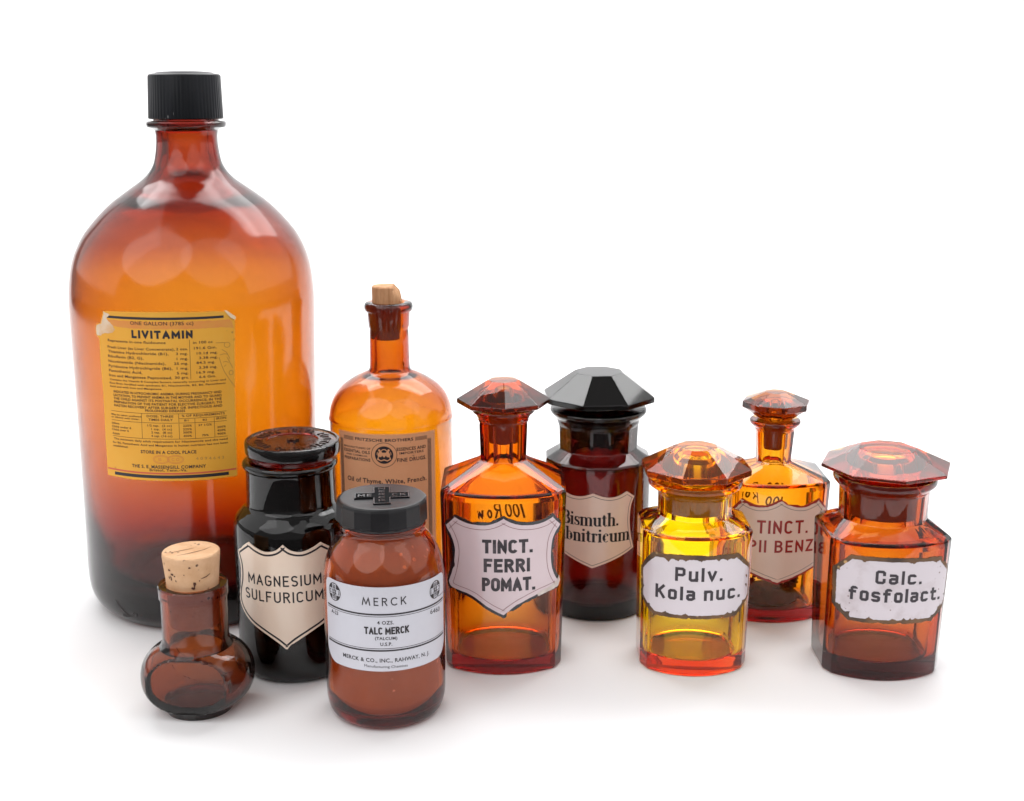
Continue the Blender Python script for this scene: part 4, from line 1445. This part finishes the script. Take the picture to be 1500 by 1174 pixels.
# 7. Bismuth. Subnitricum
T = empty('dark_apothecary_jar', (.0567, .0267, 0), 'very dark red-brown faceted jar with black octagonal stopper, behind the other jars', 'jar')
n, k = 12, 6
C = lambda r: ring_reg(n, r, k)
F = lambda r, f=1.0: ring_reg(n, r / math.cos(math.pi / n) * (.992 if f == 1 else 1.0), k, f)
rows = [(.0012, C(.027)), (.0002, C(.031)), (0, C(.0318)), (.0012, C(.0334)), (.0035, C(.0342)), (.05, C(.0346)), (.088, ring_reg(n, .0350, k, .4)), (.1040, ring_reg(n, .0356, k, 1.0)), (.1052, ring_reg(n, .0349, k, 1.0)),
        (.1098, F(.0268)), (.1106, F(.0256)), (.1115, F(.0254)), (.1262, F(.0260)), (.1280, ring_reg(n, .0272, k, .3)), (.1290, C(.0272)), (.1305, C(.0270)), (.1320, C(.0290)), (.1345, C(.0313)), (.1360, C(.0318)), (.1372, C(.0312)), (.1374, C(.0300)),
        (.1374, C(.0222)), (.1362, C(.0214)), (.1115, C(.0206)), (.1085, C(.0214)), (.1015, C(.0285)), (.0975, C(.0300)), (.012, C(.0298)), (.0095, C(.0285)), (.0085, C(.0240)), (.009, C(.012))]
link('glass_body', loft(rows), M_bis, T, sharp=20, bevel=.0004)
stopper(T, M_bstop, M_bstop, 4, .0160, .1612, .0374, .1462, .1430, .0235, .1395, .0205, .1180, .1500, taper_pl=.95)
SBi = surf_cyl(.0349)
cB = -.0048
BO = mir([(cB, .0886, 1), (cB + .006, .0865), (cB + .0115, .0858), (cB + .017, .0866), (cB + .0228, .0888, 1), (cB + .0285, .0848, 1), (cB + .0257, .0785), (cB + .0250, .0690), (cB + .0262, .0590), (cB + .0285, .0500, 1), (cB + .0215, .0468), (cB + .011, .0425), (cB, .0382, 1)], cB)
O = curve_outline(BO, 6)
lab = link('label', plate(O, SBi, -8e-4, 5e-4), BGE, T, sharp=50)
bm = bmesh.new()
ribbon(bm, inset(O, .0016), .00030, SBi, 5.6e-4, closed=True)
link('border', bm, INKB, lab, recalc=False, smooth=False)
bm = bmesh.new()
fat_text(bm, 'Bismuth.', -.0256, .0122, .0668, .0090, SBi, 5.8e-4)
fat_text(bm, 'Subnitricum', -.0340, .0202, .0560, .0090, SBi, 5.8e-4)
link('lettering', bm, INK, lab, recalc=False, smooth=False)

# 8. Pulv. Kola nuc.
T = empty('yellow_apothecary_jar', (.1095, -.0586, 0), 'bright yellow amber jar with orange faceted stopper and octagonal white enamel label', 'jar')
BF = body_fn(12, 6, .0320, .0303, .0150, .0100, .15, .0878)
apoth(T, M_pul, 12, 6, BF, .0320, .0303, .0878, .0936, .0216, .1062, .0217, .0282, .1095, .1150, .0040, .0178, .0085)
stopper(T, M_pstop, M_pplug, 1.5, .0122, .1345, .0334, .1230, .1195, .0225, .1165, .0172, .0950, .1270, r_hole=.0115, taper_pl=.97)
SP = surf_ring(BF)
PO = [(-.0385, .0658), (-.0280, .0770), (.0235, .0770), (.0350, .0666), (.0350, .0478), (.0235, .0370), (-.0272, .0372), (-.0380, .0462)]
PI_ = [(-.0358, .0645), (-.0266, .0744), (.0222, .0744), (.0325, .0653), (.0325, .0492), (.0222, .0392), (-.0258, .0395), (-.0354, .0474)]
lab = octagon_label(T, SP, PO, PI_, ENW, GLD, 41)
ENK = solid('black_fired_enamel', (.030, .022, .030), .3)
bm = bmesh.new()
stroke_text(bm, 'Pulv.', SQ, -.0143, .0134, .0608, .0086, .20, SP, 8.2e-4, gap=.22)
stroke_text(bm, 'Kola nuc.', SQ, -.0258, .0256, .0489, .0086, .20, SP, 8.2e-4, gap=.22)
link('lettering', bm, ENK, lab, recalc=False, smooth=False)

# 9. TINCT. OPII BENZ.
T = empty('apothecary_bottle', (.1716, .0196, 0), 'amber bottle with narrow neck, small faceted stopper and beige shield label in red letters', 'bottle')
BF = body_fn(8, 9, .0310, .0288, .0110, .0060, .80, .0950)
apoth(T, M_ben, 8, 9, BF, .0310, .0288, .0950, .1038, .0108, .1240, .0120, .0165, .1270, .1312, .0034, .0075, .0075)
stopper(T, M_bnstop, M_bnplug, 22.5 + 4, .0073, .1492, .0222, .1432, .1393, .0115, .1322, .0071, .1115, .1380, r_hole=.0038, taper_pl=.92)
SZ = surf_ring(BF)
cZ = .0003
BZ = mir([(cZ, .0866, 1), (cZ + .007, .0828), (cZ + .0135, .0816), (cZ + .0185, .0826), (cZ + .0250, .0858, 1), (cZ + .0312, .0785, 1), (cZ + .0286, .0710), (cZ + .0284, .0630), (cZ + .0297, .0545), (cZ + .0299, .0460), (cZ + .0278, .0398), (cZ + .0205, .0355), (cZ + .011, .0314), (cZ, .0272, 1)], cZ)
O = curve_outline(BZ, 6)
lab = link('label', plate(rough_edge(O, .0002, .0007, 51, 10, .0009), SZ, -4e-4, 5e-4), RED, T, sharp=50)
link('label_face', plate(rough_edge(inset(O, .0014), .0002, .0006, 52, 12, .0008), SZ, 5e-4, 7e-4), BGE, lab, sharp=50)
bm = bmesh.new()
ribbon(bm, inset(O, .0036), .00025, SZ, 7.6e-4, closed=True)
link('fine_border', bm, INKB, lab, recalc=False, smooth=False)
bm = bmesh.new()
stroke_text(bm, 'TINCT.', CAPS, -.0145, .0186, .0626, .0090, .17, SZ, 7.8e-4, gap=.20)
stroke_text(bm, 'OPII BENZ.', CAPS, -.0265, .0262, .0497, .0084, .17, SZ, 7.8e-4, gap=.20)
link('lettering', bm, RED, lab, recalc=False, smooth=False)
SB = surf_ring(BF, back=True)
bm = bmesh.new()
stroke_text(bm, '100', CAPS, -.0135, -.0005, .0660, .0074, .17, SB, 1.5e-4, gap=.10, slant=-.15)
stroke_text(bm, 'R', CAPS, .0040, .0095, .0668, .0078, .13, SB, 1.5e-4, slant=.12)
stroke_text(bm, 'ow', CAPS, .0120, .0210, .0672, .0082, .14, SB, 1.5e-4, slant=-.15)
link('grease_pencil_note', bm, HAND, T, recalc=False, smooth=False)
# dried flakes of residue lying inside
bm = bmesh.new()
rnd = random.Random(12)
for i in range(46):
    x, y = rnd.uniform(-.021, .021), rnd.uniform(-.017, .017)
    h = rnd.uniform(.006, .013) * (1 - .3 * abs(x) / .021)
    z = .0078 + rnd.uniform(0.003, .012)
    m = Matrix.Translation((x, y, z)) @ Matrix.Rotation(rnd.uniform(0, 6.28), 4, 'Z') @ Matrix.Rotation(rnd.uniform(-.5, .5), 4, 'X') @ Matrix.Diagonal((rnd.uniform(.004, .011), rnd.uniform(.003, .007), rnd.uniform(.0012, .004), 1))
    g = bmesh.ops.create_icosphere(bm, subdivisions=1, radius=.5, matrix=m)
    for v in g['verts']:
        v.co += Vector((rnd.uniform(-1, 1), rnd.uniform(-1, 1), rnd.uniform(-1, 1))) * .0007
        v.co.z = max(v.co.z, .0083)
rows = []
for rr, zz in ((.3, .0081), (.9, .0082), (.97, .0100), (.80, .0130), (.55, .0155), (.25, .0165)):
    rows.append((zz, [(.0235 * rr * math.cos(6.2832 * i / 40) * rnd.uniform(.93, 1.03), .0200 * rr * math.sin(6.2832 * i / 40) * rnd.uniform(.93, 1.03)) for i in range(40)]))
loft(rows, bm=bm)
o = link('residue', bm, solid('dried_tincture', (.030, .003, .003), .8, var=(.09, .010, .006), vscale=160, spec=.1, bump=2e-4, bscale=300), T, smooth=False)

# 10. Calc. fosfolact.
T = empty('brown_apothecary_jar', (.2213, -.0625, 0), 'rightmost brown amber jar with wide octagonal stopper and stained octagonal white label', 'jar')
BF = body_fn(12, 6, .0346, .0324, .0145, .0090, .32, .0858)
apoth(T, M_cal, 12, 6, BF, .0346, .0324, .0858, .0928, .0250, .1100, .0254, .0302, .1128, .1190, .0042, .0205, .0100)
stopper(T, M_cstop, M_cplug, 22.5 + 1, .0170, .1345, .0385, .1250, .1232, .0255, .1205, .0199, .0945, .1285, r_hole=.0140, taper_pl=.97)
SC = surf_ring(BF)
CO = [(-.0366, .0686), (-.0258, .0784), (.0285, .0772), (.0362, .0680), (.0362, .0464), (.0258, .0364), (-.0250, .0370), (-.0356, .0460)]
CI = [(-.0330, .0682), (-.0248, .0760), (.0274, .0748), (.0337, .0672), (.0337, .0478), (.0246, .0390), (-.0238, .0394), (-.0328, .0472)]
lab = octagon_label(T, SC, CO, CI, ENC, GLD, 61)
bm = bmesh.new()
stroke_text(bm, 'Calc.', SQ, -.0113, .0160, .0618, .0084, .20, SC, 8.2e-4, gap=.20, z1=.0612)
stroke_text(bm, 'fosfolact.', SQ, -.0255, .0297, .0508, .0086, .20, SC, 8.2e-4, gap=.20, z1=.0498)
link('lettering', bm, ENK, lab, recalc=False, smooth=False)
